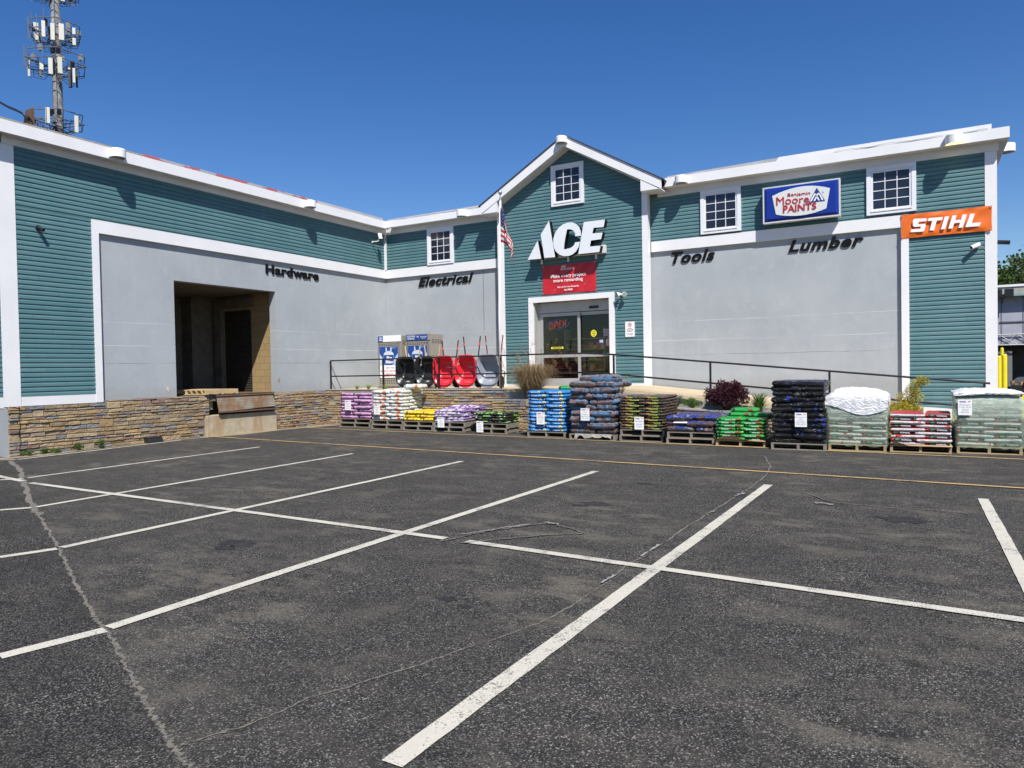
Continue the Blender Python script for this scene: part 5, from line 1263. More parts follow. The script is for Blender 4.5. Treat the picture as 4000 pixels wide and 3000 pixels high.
s = S[7]; loose('mulch', 'left of two blue mulch bags lying loose on top of their stack', s['x0']+.42, s['Y']+.55, s['zt']-.05, .62, .44, .2, -.1, 6, 'mulch bag'); loose('mulch', 'right of two blue mulch bags lying loose on top of their stack', s['x1']-.33, s['Y']+.40, s['zt']-.04, .66, .46, .2, .08, 7, 'mulch bag')
s = S[6]; loose('green', 'single green soil bag behind the top of the bright blue stack', s['x1']-.3, s['Y']+.95, s['zt']-.02, .5, .4, .12, 0, 3)
s = S[10]; loose('green', 'left of two green bags in the loose layer over their stack', s['x0']+.38, s['Y']+.7, s['zt']-.01, .56, .42, .1, 0, 3); loose('green', 'right of two green bags in the loose layer over their stack', s['x0']+.86, s['Y']+.62, s['zt']-.02, .56, .42, .1, 0, 8); loose('green', 'highest single green bag on the bright green stack', s['x0']+.44, s['Y']+.8, s['zt']+.075, .56, .42, .1, 0, 9)
s = S[5]; loose('blackgreen', 'black bag slipping off the left side of the black and green stack', s['x0']-.02, s['Y']+.4, s['zt']-.09, .5, .4, .07, .1, 5)
# brown cardboard slip sheets
M_CARD = mat('brown cardboard', (.42, .28, .15), .85, .15, 3)
for k, lab in ((10, 'brown cardboard sheet drooping under the green bags'), (13, 'brown cardboard sheet drooping under the uncovered topsoil bags')):
    s = S[k]; mb = MB(); n = 16
    for i in range(n+1):
        u = i/n; x = s['x0']-.02+(s['W']+.03)*u; lift = .10*math.exp(-((u-.33)/.25)**2) if k == 10 else .07*math.exp(-((u-.12)/.12)**2)
        mb.v += [(x, s['Y']+.3, s['zp']+.012), (x, s['Y']-.02, s['zp']+.014), (x, s['Y']-.05-.05*lift*4, s['zp']+.0+lift)]
    for i in range(n):
        b = i*3
        mb.f += [[b, b+1, b+4, b+3], [b+1, b+2, b+5, b+4]]; mb.m += [0, 0]; mb.c += [None, None]
    o = mb.build('cardboard_sheet', M_CARD); tag(o, lab, 'cardboard')
# torn pale sheet under the mulch
s = S[7]; mb = MB(); rr = random.Random(2); n = 14
for i in range(n+1):
    x = s['x0']+.15+.8*i/n*s['W']; mb.v += [(x, s['Y']-.0, s['zp']+.01), (x, s['Y']-.05, s['zp']-.02-rr.uniform(0, .09))]
for i in range(n): mb.f.append([2*i, 2*i+1, 2*i+3, 2*i+2]); mb.m.append(0); mb.c.append(None)
tag(mb.build('torn_sheet', mat('torn pale sheet', (.26, .25, .22), .7, .2, 6)), 'torn pale sheet hanging over the pallet of the blue and brown mulch', 'sheet')
# stretch wrap on two stacks
def m_wrap():
    g = NG('pale green stretch film'); tr = g.n('ShaderNodeBsdfTransparent'); tr.inputs[0].default_value = (.78, .90, .80, 1)
    g.b.inputs['Base Color'].default_value = (.60, .70, .58, 1); g.b.inputs['Roughness'].default_value = .18; g.b.inputs['Specular IOR Level'].default_value = .8
    n = g.noise(5, 5, .6, g.mapped((1, 1, 4)), 1.5); sx = g.n('ShaderNodeSeparateXYZ'); g.l(g.tc('Generated'), sx.inputs[0])
    f = g.math('ADD', g.ramp(n, .3, .75, .06, .30), g.ramp(sx.outputs[2], .50, .80, 0, .42))
    mx = g.n('ShaderNodeMixShader'); g.l(f, mx.inputs[0]); g.l(tr.outputs[0], mx.inputs[1]); g.l(g.b.outputs[0], mx.inputs[2]); g.l(mx.outputs[0], g.out.inputs[0])
    g.bump(g.noise(9, 4, .6, g.mapped((1, 1, 3)), 2), .7, .03); return g.mat
M_WRAP = m_wrap()
def wrap(s, ztop, label, seed):
    rr = random.Random(seed); mb = MB(); x0, x1, y0, y1 = s['x0']-.025, s['x1']+.025, s['Y']-.035, s['Y']+1.24; nz = 16; P = []
    per = []
    for i in range(14): per.append((x0+(x1-x0)*i/14, y0, 0, -1))
    for i in range(14): per.append((x1, y0+(y1-y0)*i/14, 1, 0))
    for i in range(14): per.append((x1-(x1-x0)*i/14, y1, 0, 1))
    for i in range(14): per.append((x0, y1-(y1-y0)*i/14, -1, 0))
    n = len(per); zb = s['zp']-.02
    for j in range(nz+1):
        v = j/nz
        for i, (x, y, nx_, ny_) in enumerate(per):
            o = rr.uniform(-.006, .008)+.012*sin(j*2.3)*sin(i*.5) - (.05*max(0, (v-.9)/.1)); P.append((x+nx_*o, y+ny_*o, zb+(ztop-zb)*v+rr.uniform(-.006, .006)*(1 if 0 < j else 4)))
    mb.v = P
    for j in range(nz):
        for i in range(n): k = (i+1) % n; mb.f.append([j*n+i, j*n+k, (j+1)*n+k, (j+1)*n+i]); mb.m.append(0); mb.c.append(None)
    mb.f.append([nz*n+i for i in range(n)]); mb.m.append(0); mb.c.append(None)
    o = mb.build('stretch_wrap', M_WRAP, None, smooth=True); return tag(o, label, 'plastic wrap')
s = S[14]; wrap(s, ony(3860, 1545, s['Y']).z, 'pale green stretch film around the stack at the right end', 3)
s = S[12]; wrap(s, ony(3350, 1560, s['Y']).z, 'pale green stretch film around the stack with the white sheet on top', 5)
def cover(s, zedge, ztop, label, seed, drop=.25, m_=None):
    """wrinkled white sheet draped over a stack"""
    rr = random.Random(seed); mb = MB(); N, Mv = 46, 40; x0, x1, y0, y1 = s['x0']-.035, s['x1']+.03, s['Y']-.05, s['Y']+1.26
    for j in range(Mv+1):
        for i in range(N+1):
            a, b = -1.35+2.7*i/N, -1.35+2.7*j/Mv; u, v = max(-1, min(1, a)), max(-1, min(1, b))
            x = (x0+x1)/2+u*(x1-x0)/2; y = (y0+y1)/2+v*(y1-y0)/2
            ex, ey = max(0, abs(a)-1)/.35, max(0, abs(b)-1)/.35; e = max(ex, ey)
            crown = (1-abs(u)**6)*(1-abs(v)**6)*(.8+.2*cos(u*2+.5)); dd = drop*(1+.35*sin(a*2.3+seed)+.15*sin(b*5))
            z = zedge+(ztop-zedge)*crown - e*dd
            wv = .5*sin(a*16+b*5+3*sin(b*3)) + .4*sin(a*5-b*19) + .25*sin(a*33+b*9)
            z += .014*wv*(1-e) ; x += (.012+.012*wv)*(1 if a > 0 else -1)*(ex > 0)*(1-.6*e); y += (.012+.012*wv)*(1 if b > 0 else -1)*(ey > 0)*(1-.6*e)
            mb.v.append((x+rr.uniform(-.004, .004), y+rr.uniform(-.004, .004), z+rr.uniform(-.004, .004)))
    for j in range(Mv):
        for i in range(N): mb.f.append([j*(N+1)+i, j*(N+1)+i+1, (j+1)*(N+1)+i+1, (j+1)*(N+1)+i]); mb.m.append(0); mb.c.append(None)
    g = m_ or M_SHEET; o = mb.build('plastic_cover', g, None, smooth=True); return tag(o, label, 'plastic sheet')
g = NG('white plastic sheet'); g.col((.78, .78, .80)); g.rough(.28); g.bump(g.noise(6, 5, .6, g.mapped((1, 1, 2.5)), 2.5), .9, .05); M_SHEET = g.mat
s = S[12]; cover(s, ony(3350, 1548, s['Y']).z, ony(3350, 1520, s['Y']+.3).z+.02, 'wrinkled white plastic sheet draped over the wrapped topsoil', 1, .27)
s = S[14]; cover(s, ony(3860, 1540, s['Y']).z+.02, ony(3860, 1524, s['Y']+.3).z+.02, 'white plastic sheet on the top of the stack at the right end', 4, .035)
# price signs
def PS(k, *a): return price_sign(*a, S[k]['Y']-.075)
PS(1, 'small price sign on the pink soil stack', ['Miracle-Gro', 'Organic', 'All Purpose', '1CF $13.99'], 1347, 1563, 1371, 1602)
PS(2, 'small price sign on the white soil stack', ['Miracle-Gro', 'Garden', 'Soil', '1CF $11.99'], 1460, 1577, 1485, 1619)
PS(4, 'price sign on the purple and grey stack', ['Ace', 'Flower', '& Vegetable', 'Potting Soil', '$5.99'], 1709, 1630, 1736, 1670)
PS(5, 'price sign on the black and green stack', ['Ace', 'Garden', 'Soil', '1CF $7.59'], 1861, 1645, 1888, 1689)
PS(6, 'price sign on the bright blue stack', ['Miracle-Gro', 'Moisture Control', 'All Purpose', 'Potting Soil', '1CF $20.99'], 2096, 1610, 2128, 1658)
PS(7, 'price sign on the blue and brown mulch stack', ['Jolly', 'Gardener', 'Red Mulch', '2CF $4.99'], 2268, 1595, 2303, 1643)
PS(8, 'price sign on the lawn soil stack', ['Turf Builder', 'Lawn Soil', '1CF $9.99'], 2478, 1629, 2515, 1678)
PS(11, 'price sign on the black mulch stack', ['Naturescapes', 'Weed', 'Preventer', 'Black Mulch', '1.5CF $5.59'], 3105, 1612, 3152, 1668)
PS(14, 'price sign on the film wrapped stack at the right end', ['Premium', 'Top Soil', '.75CF', '$4.99'], 3742, 1562, 3797, 1622)
s = S[9]; a = ony(2655, 1648, s['Y']+.1); mb = MB(); mb.prism([(a.x-.12, s['Y']+.02, s['zt']-.16), (a.x+.18, s['Y']+.0, s['zt']-.16), (a.x+.22, s['Y']+.14, s['zt']-.06), (a.x-.04, s['Y']+.16, s['zt']-.06)], (0, -.002, .003)); tag(mb.build('price_sign', M_PAPER), 'blank white paper lying on the navy blue mulch', 'paper', 'paper price signs on the stacks')

# ------------------------------------------------------------------ plants
def leaf_quad(mb, p, d, n, L, w, tone, mi=0):
    d = Vector(d).normalized(); s = d.cross(Vector(n)).normalized()*w/2; p = Vector(p); q = p+d*L
    mb.add([p, p+d*L*.5+s, q, p+d*L*.5-s], [(0, 1, 2, 3)], mi, (tone, tone, tone))
def bush(name, label, cat, c, rx, rz, n, L, w, leaf, stem, seed, clumps=26, up=.3, spiky=0, flat=1., extra=()):
    clumps = int(clumps)
    rr = random.Random(seed); t = thing(name, label, cat, tuple(c)); c = Vector(c); mb = MB(); st = MB(); CL = []
    for k in range(clumps):
        a = rr.uniform(0, 2*pi); e = rr.uniform(-.1, 1)**1; r = rr.uniform(.55, 1)
        q = Vector((cos(a)*sqrt(max(0, 1-e*e))*r*rx, sin(a)*sqrt(max(0, 1-e*e))*r*rx*flat, (.45+.5*e*r)*rz)); CL.append((q, rr.uniform(.16, .34)*rx, rr.random()))
        st.tube([c, c+q*.5+Vector((0, 0, .05*rz)), c+q], [.012, .008, .004], 5)
    for (ex, ey, ez, er) in extra:
        q = Vector((ex, ey, ez)); CL.append((q, er, rr.random())); st.tube([c, c+q*.5, c+q], [.012, .008, .004], 5)
    for i in range(n):
        q, r, tn = rr.choice(CL); d = Vector((rr.gauss(0, 1), rr.gauss(0, 1), rr.gauss(0, 1))).normalized(); p = c+q+d*r*rr.random()**.4
        if p.z < c.z: continue
        dd = (d + Vector((0, 0, up)) + Vector((rr.uniform(-.5, .5),)*3)*.5)
        leaf_quad(mb, p, dd, (rr.uniform(-1, 1), rr.uniform(-1, 1), rr.uniform(-1, 1)), L*rr.uniform(.6, 1.3), w*rr.uniform(.7, 1.2), min(1, max(0, tn*.5+rr.random()*.5)))
    st.build('branches', stem, t); mb.build('foliage', leaf, t); return t
M_BR = mat('twig brown', (.10, .065, .04), .9, .2)
LP = m_leaf('purple leaf', (.022, .006, .012), (.10, .028, .04), .15); LY = m_leaf('golden thread leaf', (.25, .22, .02), (.60, .50, .07), .3); LG = m_leaf('green leaf', (.03, .08, .012), (.13, .24, .04), .3)
LB = m_leaf('blue green leaf', (.03, .06, .045), (.07, .12, .09), .1); LT = m_leaf('tree leaf', (.02, .04, .010), (.09, .145, .03), .3); LD = m_leaf('dry grass blade', (.17, .115, .055), (.46, .34, .18), .25)
p = ony(2840, 1612, 16.95); bush('purple_shrub', 'dark purple leaved rounded shrub in the planter', 'shrub', (p.x, 16.95, .60), .45, .66, 9500, .045, .034, LP, M_BR, 3, 60, .5)
bush('golden_conifer', 'golden threadleaf conifer in front of the trim post', 'shrub', (ony(3520, 1640, 17.0).x, 16.95, .42), .38, .40, 8000, .055, .014, LY, M_BR, 5, 34, .1, extra=[(.10, 0, .42, .16), (.16, 0, .55, .14), (.22, .02, .66, .12), (.27, 0, .76, .10), (.33, 0, .84, .08), (.38, 0, .88, .06), (.24, 0, .60, .10), (.02, 0, .50, .12), (-.30, 0, .28, .12), (-.38, 0, .20, .1), (.44, 0, .84, .05), (.30, .05, .50, .09)])
bush('low_shrub', 'low blue green mat of shrub left of the purple one', 'shrub', (ony(2645, 1590, 17.0).x, 16.95, .70), .20, .26, 2600, .018, .010, LB, M_BR, 7, 26, .3)
bush('low_shrub', 'small yellow green flowering plant beside the purple shrub', 'shrub', (ony(2705, 1600, 17.0).x, 16.95, .66), .24, .22, 2000, .028, .014, LG, M_BR, 8, 22, .5)
bush('low_shrub', 'small green plant at the foot of the ramp between two topsoil stacks', 'shrub', (ony(3710, 1640, 17.0).x, 17.0, .22), .18, .25, 700, .05, .012, LG, M_BR, 9, 14, .8)
bush('airy_weed', 'airy yellow green weed growing by the rail post', 'weed', (ony(2425, 1560, 17.1).x, 17.1, .9), .22, .62, 500, .05, .004, LY, M_BR, 12, 16, .3)
def blades(name, label, cat, c, n, h, spread, w, leaf, seed, droop=.5, plume=0, pm=None):
    rr = random.Random(seed); t = thing(name, label, cat, tuple(c)); mb = MB(); pl_ = MB(); c = Vector(c)
    for i in range(n):
        a = rr.uniform(0, 2*pi); r0 = rr.random()*.16*spread; sp = rr.random()**.6*spread; hh = h*rr.uniform(.45, 1.05); p0 = c+Vector((cos(a)*r0, sin(a)*r0, 0)); tn = rr.random()
        pts = []; dr = droop*rr.uniform(.4, 1.4); cu = rr.uniform(-.4, .4)
        for k in range(6):
            q = k/5; aa = a+cu*q; pts.append(p0+Vector((cos(aa)*sp*q**1.6, sin(aa)*sp*q**1.6, hh*(q*(1+dr*.5)-dr*.5*q*q*q*1.6))))
        sd = Vector((-sin(a+rr.uniform(-.8, .8)), cos(a), 0)).normalized()*w*rr.uniform(.6, 1.2); b = len(mb.v)
        for k, q in enumerate(pts): ww = sd*(1-k/5.2)/2; mb.v += [tuple(q-ww), tuple(q+ww)]
        for k in range(5): mb.f.append([b+2*k, b+2*k+1, b+2*k+3, b+2*k+2]); mb.m.append(0); mb.c.append((tn, tn, tn))
        if plume and rr.random() < plume:
            e = pts[-1]; 
            for k in range(40): leaf_quad(pl_, e+Vector((rr.gauss(0, .02), rr.gauss(0, .02), rr.uniform(-.10, .06))), (rr.gauss(0, 1), rr.gauss(0, 1), rr.gauss(0, 1)), (rr.random(), 1, rr.random()), .022, .012, rr.random())
    mb.build('blades', leaf, t)
    if pl_.v: pl_.build('seed_heads', pm or leaf, t)
    return t
gp = ony(2075, 1590, 16.95)
blades('dry_grass', 'tall clump of dry tan ornamental grass in the planter before the entrance', 'ornamental grass', (gp.x, 16.98, .80), 2600, 1.22, .86, .017, LD, 21, 1.15, .0)
blades('dry_grass', 'few long arching dry grass stalks with fluffy seed heads', 'ornamental grass', (gp.x, 16.98, .80), 150, 1.65, 1.15, .011, LD, 22, .45, .5)
blades('day_lily', 'bright green strap leaved day lily right of the purple shrub', 'plant', (ony(2965, 1612, 16.95).x, 16.95, .56), 260, .58, .36, .022, LG, 23, .7)
for i, (px_, py_, n, lab) in enumerate([(1395, 1524, 40, 'pale weed tuft on the walkway edge by the first rail post'), (1440, 1524, 60, 'taller pale weed tuft on the walkway edge'), (1508, 1520, 36, 'pale weed tuft below the tank cage')]):
    q = ony(px_, py_, 17.35); blades('weed_tuft', lab, 'weed', (q.x, 17.35, 1.13), n*3, .20, .22, .008, m_leaf('pale weed', (.20, .26, .06), (.42, .46, .16), .3), 30+i, .4)
for i, (px_, py_, r, lab) in enumerate([(55, 1776, .16, 'low green weed at the left corner of the stone wall'), (110, 1768, .16, 'low green weed second from the left corner of the stone wall'), (165, 1766, .14, 'low green weed along the stone wall in the middle of the row'), (235, 1755, .12, 'upright green weed along the stone wall'), (310, 1745, .15, 'bright leafy weed furthest right along the stone wall')]):
    q = onz(px_, py_); bush('weed', lab, 'weed', (XW+.12, q.y, 0), r*.75, r*(1.2 if i > 2 else .5), 150, .05, .03, m_leaf('dull weed leaf', (.05, .09, .02), (.14, .20, .05), .3), M_BR, 50+i, 8, .6)
mb = MB(); rr = random.Random(8); pts = []
for i in range(22): z = 1.07-i*.052; pts.append((XW+.055+.006*rr.random(), 8.06+.012*sin(i), max(z, .0)))
mb.tube(pts, .006, 5); mb.tube([(XW+.055, 8.06, 1.03), (XW+.05, 7.9, 1.06), (-17.6, 7.80, 1.07)], .006, 5)
tag(mb.build('cable', M_BLK), 'thin dark cable running down the stone wall at the wing corner', 'cable')
# trees beyond the right end
def tree(label, x, y, h, r, n, seed, crown0=.35, leaf=None):
    rr = random.Random(seed); t = thing('tree', label, 'tree', (x, y, 0), 'trees behind the grey building'); tr = MB(); mb = MB(); tips = []
    tr.tube([(x, y, 0), (x+.2, y, h*.25), (x, y, h*.5), (x+.3, y, h*.75)], [r*.09, r*.07, r*.05, r*.02], 8)
    for k in range(46):
        a = rr.uniform(0, 2*pi); z0 = h*rr.uniform(.22, .7); el = rr.uniform(.1, 1.1); L = r*rr.uniform(.6, 1.1); d = Vector((cos(a)*cos(el), sin(a)*cos(el), sin(el)))
        p0 = Vector((x, y, z0)); p1 = p0+d*L*.5+Vector((0, 0, .1*L)); p2 = p0+d*L; tr.tube([p0, p1, p2], [r*.03, r*.018, r*.006], 5); tips.append((p2, L*.32)); tips.append((p1, L*.28))
        for q in range(3): e = p2+Vector((rr.gauss(0, .2*r), rr.gauss(0, .2*r), rr.gauss(0, .18*r))); tr.tube([p1, e], [r*.012, r*.003], 4); tips.append((e, L*.22))
    tn = [rr.random() for _ in tips]
    for i in range(n):
        k = rr.randrange(len(tips)); p, rad = tips[k]; d = Vector((rr.gauss(0, 1), rr.gauss(0, 1), rr.gauss(0, 1))).normalized()
        leaf_quad(mb, p+d*rad*rr.random()**.5, (rr.gauss(0, 1), rr.gauss(0, 1), rr.gauss(0, 1)), (rr.gauss(0, 1), rr.gauss(0, 1), rr.gauss(0, 1)), .30, .20, tn[k]*.6+rr.random()*.4)
    tr.build('trunk', M_BR, t); mb.build('crown', leaf or LT, t); return t
d0 = ray(3925, 1100); d0 /= d0.y
tree('sparse leafy tree just right of the store corner', d0.x*62, 62, ony(3925, 1010, 62).z*.88, 3.8, 4200, 3)
d0 = ray(4010, 1100); d0 /= d0.y
tree('fuller green tree at the right edge of the picture', d0.x*58, 58, ony(4010, 1000, 58).z*.80, 3.6, 11000, 4)
d0 = ray(3960, 1100); d0 /= d0.y
tree('dark green tree low behind the grey building', d0.x*70, 70, ony(3960, 1070, 70).z*.9, 4.5, 11000, 5)
# grey corrugated building
GY = 46
A = ony(3880, 1160, GY); B = ony(4200, 1140, GY); t = thing('grey_building', 'pale grey metal clad building with dark openings beyond the right corner', 'building', (A.x+6, GY, 0))
M_GW = m_concrete('pale grey cladding', (.30, .31, .36), (.37, .38, .43), None, .05, 1.5)
zt, zm, zb = ony(3930, 1160, GY).z, ony(3930, 1257, GY).z, ony(3930, 1348, GY).z; xL = A.x-3
mb = MB(); mb.box(xL, xL+22, GY, GY+10, zb, zt)
mb.build('upper_wall', M_GW, t)
mb = MB(); xx = ony(3910, 1200, GY).x; k = 0
while k < 16: mb.box(xx+k*.95-1.9, xx+k*.95-1.86, GY-.02, GY-.001, zb, zt); k += 1
mb.box(xx-.05, xL+22, GY-.06, GY-.001, zm-.03, zm+.03); mb.build('panel_seam', mat('seam grey', (.14, .15, .17), .7, .1), t)
mb = MB(); mb.box(xL-.2, xL+22, GY-.5, GY+10.3, zt, zt+.12); mb.build('roof_edge', mat('green roof edge', (.20, .32, .30), .5, .1), t)
mb = MB(); mb.prism([(xL, GY-.3, zt+.12), (xL+22, GY-.3, zt+.12), (xL+22, GY-.3, zt+.62), (xL, GY-.3, zt+.45)], (0, 9, 0)); mb.build('roof', M_GCONC, t)
mb = MB(); mb.box(xL, xL+22, GY-.35, GY-.31, zt+.50, zt+.62); mb.build('roof_cap', M_TRIM, t)
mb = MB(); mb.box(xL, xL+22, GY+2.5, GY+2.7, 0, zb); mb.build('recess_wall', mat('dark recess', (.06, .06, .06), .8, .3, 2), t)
mb = MB(); xd = ony(3956, 1450, GY).x; mb.box(xL, xd, GY+.2, GY+.4, .3, zb-.3); mb.build('grey_door', mat('grey door paint', (.16, .16, .16), .6, .1), t)
mb = MB(); 
for k in range(20): a_ = xL+k*.8; mb.tube([(a_, GY-.1, zb-.0), (a_+.9, GY-.1, zb+.55)], .02, 4); mb.tube([(a_+.9, GY-.1, zb), (a_, GY-.1, zb+.55)], .02, 4)
mb.tube([(xL, GY-.1, zb+.55), (xL+22, GY-.1, zb+.55)], .03, 5); mb.tube([(xL, GY-.1, zb), (xL+22, GY-.1, zb)], .03, 5); mb.build('mesh_railing', M_STEEL, t)
p = ony(3918, 1145, GY-.6); t = thing('flood_light', 'dark twin flood light on the roof edge of the grey building', 'lamp', tuple(p))
for s_ in (-.25, .25): mb = MB(); mb.box(p.x+s_-.2, p.x+s_+.2, GY-.75, GY-.6, p.z-.2, p.z+.2); mb.build('lamp_head', M_BLK, t)
mb = MB(); mb.box(p.x-.03, p.x+.03, GY-.68, GY-.3, p.z-.5, p.z-.2); mb.build('bracket', M_BLK, t)
# bollards
M_YB = mat('yellow bollard paint', (.78, .62, .01), .4, .06)
for i, (px_, yt, Yb_, r_, lab) in enumerate([(3923, 1384, 31, .085, 'thick yellow bollard nearest the store corner'), (3914, 1358, 33, .055, 'thin tall yellow bollard behind the thick one'), (3902, 1390, 30, .075, 'yellow bollard half hidden by the store corner')]):
    p = ony(px_, yt, Yb_); o = MB().lathe([(0, p.z), (r_*.7, p.z), (r_, p.z-.04), (r_, 0)], (p.x, Yb_, 0), 14).build('bollard', M_YB, None, smooth=False); o.location = (0, 0, 0); tag(o, lab, 'bollard', 'yellow bollards')
# yellow painted concrete stop and blue line
a, b = ony(3948, 1545, 25), ony(4080, 1545, 25)
tag(MB().prism([(a.x, 25, 0), (a.x+.05, 25, a.z+.02), (b.x, 25, a.z+.05), (b.x, 25, 0)], (0, .5, 0)).build('yellow_kerb', M_YB, bevel=.03), 'yellow painted concrete block beyond the right end stack', 'kerb block')
line((3962, 1612), (4080, 1622), .1, m_paint('blue line paint', (.05, .15, .45), .3), .012, 'blue_line')
# parked dark car seen past the corner
def car(xc, yc, rz, label):
    t = thing('parked_car', label, 'car', (0, 0, 0)); Mb = mat('dark car paint', (.012, .013, .015), .18, 0); Mg = mat('car glass', (.01, .012, .014), .05, 0)
    def side(pts, y0, y1, nm, m_, bv=.04): mb = MB(); mb.prism([(x, y0, z) for x, z in pts], (0, y1-y0, 0)); return mb.build(nm, m_, t, bevel=bv)
    side([(-2.2, .35), (-2.25, .75), (-2.0, .98), (-1.1, 1.05), (1.5, 1.08), (2.15, 1.0), (2.25, .6), (2.2, .32)], -.88, .88, 'body', Mb, .08)
    side([(-1.05, 1.05), (-.4, 1.5), (1.1, 1.52), (1.75, 1.08)], -.74, .74, 'cabin', Mg, .06); side([(-.35, 1.50), (-.25, 1.56), (1.0, 1.57), (1.12, 1.52)], -.70, .70, 'roof', Mb, .02)
    for x in (-1.4, 1.4):
        for y in (-.9, .9):
            mb = MB(); mb.tube([(x, y-.11, .34), (x, y-.09, .34), (x, y+.09, .34), (x, y+.11, .34)], [.28, .34, .34, .28], 20); w_ = mb.build('wheel', mat('tyre rubber', (.012, .012, .012), .8, .1), t)
            mb = MB(); s_ = -1 if y < 0 else 1; mb.tube([(x, y+s_*.112, .34), (x, y+s_*.118, .34)], .2, 12); mb.build('rim', M_STEEL, w_)
    for y in (-.6, .6): mb = MB(); mb.box(-2.27, -2.2, y-.2, y+.2, .68, .82); mb.build('headlight', mat('amber lamp glass', (.45, .25, .12), .2, 0), t)
    t.location = (xc, yc, 0); t.rotation_euler = (0, 0, rz)
q = onz(3965, 1530, 0); dd = ray(3968, 1480); dd /= dd.y
car(dd.x*36+2.2, 36, radians(8), 'dark parked car cut off by the right edge of the picture')
# black push cart at the right edge
t = thing('push_cart', 'black tubular push cart cut off by the right edge of the picture', 'cart', (1.62, 15.7, 0)); c = ony(3990, 1545, 15.7); x = c.x
mb = MB(); mb.tube([(x, 15.7, .18), (x-.03, 15.7, .7), (x, 15.7, 1.05), (x+.06, 15.7, 1.17), (x+.14, 15.7, 1.2), (x+.6, 15.7, 1.2), (x+.68, 15.7, 1.1), (x+.7, 15.7, .18)], .016, 8); mb.tube([(x-.02, 15.7, .55), (x+.7, 15.7, .55)], .012, 6); mb.tube([(x-.02, 15.7, .85), (x+.7, 15.7, .85)], .012, 6); mb.build('push_handle', M_BLK, t)
mb = MB(); mb.box(x-.02, x+.72, 15.7, 16.9, .2, .24); mb.build('deck', M_BLK, t)
for xx in (x+.04, x+.66):
    for yy in (15.82, 16.75): mb = MB(); mb.tube([(xx-.02, yy, .09), (xx+.02, yy, .09)], .09, 14); mb.build('wheel', mat('tyre rubber', (.012, .012, .012), .8, .1), t)

# ------------------------------------------------------------------ cell tower behind the wing
TY = 41.0
t = thing('cell_tower', 'tall grey monopole tower with three tiers of white antennas behind the wing', 'tower', (-75.5, TY, 0))
c0, c1 = ony(221, 520, TY), ony(226, -60, TY); TX = ony(223, 300, TY).x
M_POLE = m_concrete('galvanised pole', (.11, .11, .115), (.19, .19, .19), (.34, .33, .31), .1, .5)
mb = MB(); mb.tube([(TX, TY, 0), (TX, TY, c0.z), (TX+.05, TY, c1.z+2)], [.60, .47, .36], 16); mb.build('pole', M_POLE, t, smooth=True)
mb = MB(); k = 0
for z_ in [i*.45 for i in range(40, 110)]: mb.tube([(TX+.46, TY-.35, z_), (TX+.62, TY-.5, z_)], .012, 4)
mb.tube([(TX+.55, TY-.42, 18), (TX+.50, TY-.4, 48)], .03, 5); mb.build('climbing_pegs', M_STEEL, t)
M_ANT = mat('antenna cream', (.52, .52, .46), .45, .06, .5); q_ = 1/2.765
def ant(x0_, y0_, x1_, y1_, dy, dep=.22, m_=M_ANT, nm='antenna_panel'):
    # a tall flat box that faces the lot, at its own distance round the mast
    dc = ray((x0_+x1_)/2*q_, (y0_+y1_)/2*q_); k = (TY-dy)/dc.y; p = C0+dc*k; hw = (x1_-x0_)*q_/F*k*.46; z1 = ony((x0_+x1_)/2*q_, y0_*q_, TY-dy).z; z0 = ony((x0_+x1_)/2*q_, y1_*q_, TY-dy).z
    v = Vector((dc.x, dc.y, 0)).normalized(); an = random.Random(int(x0_)).uniform(-.25, .1); v = Vector((v.x*cos(an)-v.y*sin(an), v.x*sin(an)+v.y*cos(an), 0)); r_ = Vector((v.y, -v.x, 0))
    mb = MB(); P = [p-r_*hw, p+r_*hw, p+r_*hw*.9+v*dep, p-r_*hw*.9+v*dep]; mb.prism([(q.x, q.y, z0) for q in P], (0, 0, z1-z0)); mb.build(nm, m_, t, bevel=.02)
for r in [(362, 240, 412, 320, 1.6), (368, 350, 415, 430, 1.6), (448, 218, 487, 396, 2.1), (545, 248, 590, 430, 2.4), (635, 252, 690, 432, 2.4), (780, 297, 814, 370, 1.0), (783, 408, 818, 486, 1.0),
          (300, 645, 323, 824, .6), (428, 675, 472, 750, 1.6), (522, 622, 568, 798, 2.2), (625, 612, 672, 792, 2.2), (785, 733, 812, 893, .8), (735, 680, 756, 750, 1.2),
          (491, 1155, 537, 1330, 1.8), (806, 1248, 846, 1430, .8), (655, -20, 698, 12, 1.4)]: ant(*r)
M_TST = mat('tower steel', (.16, .165, .17), .5, .2, 3, metal=.3)
M_RAD = mat('radio unit grey', (.24, .24, .23), .6, .15, 1)
rr = random.Random(4)
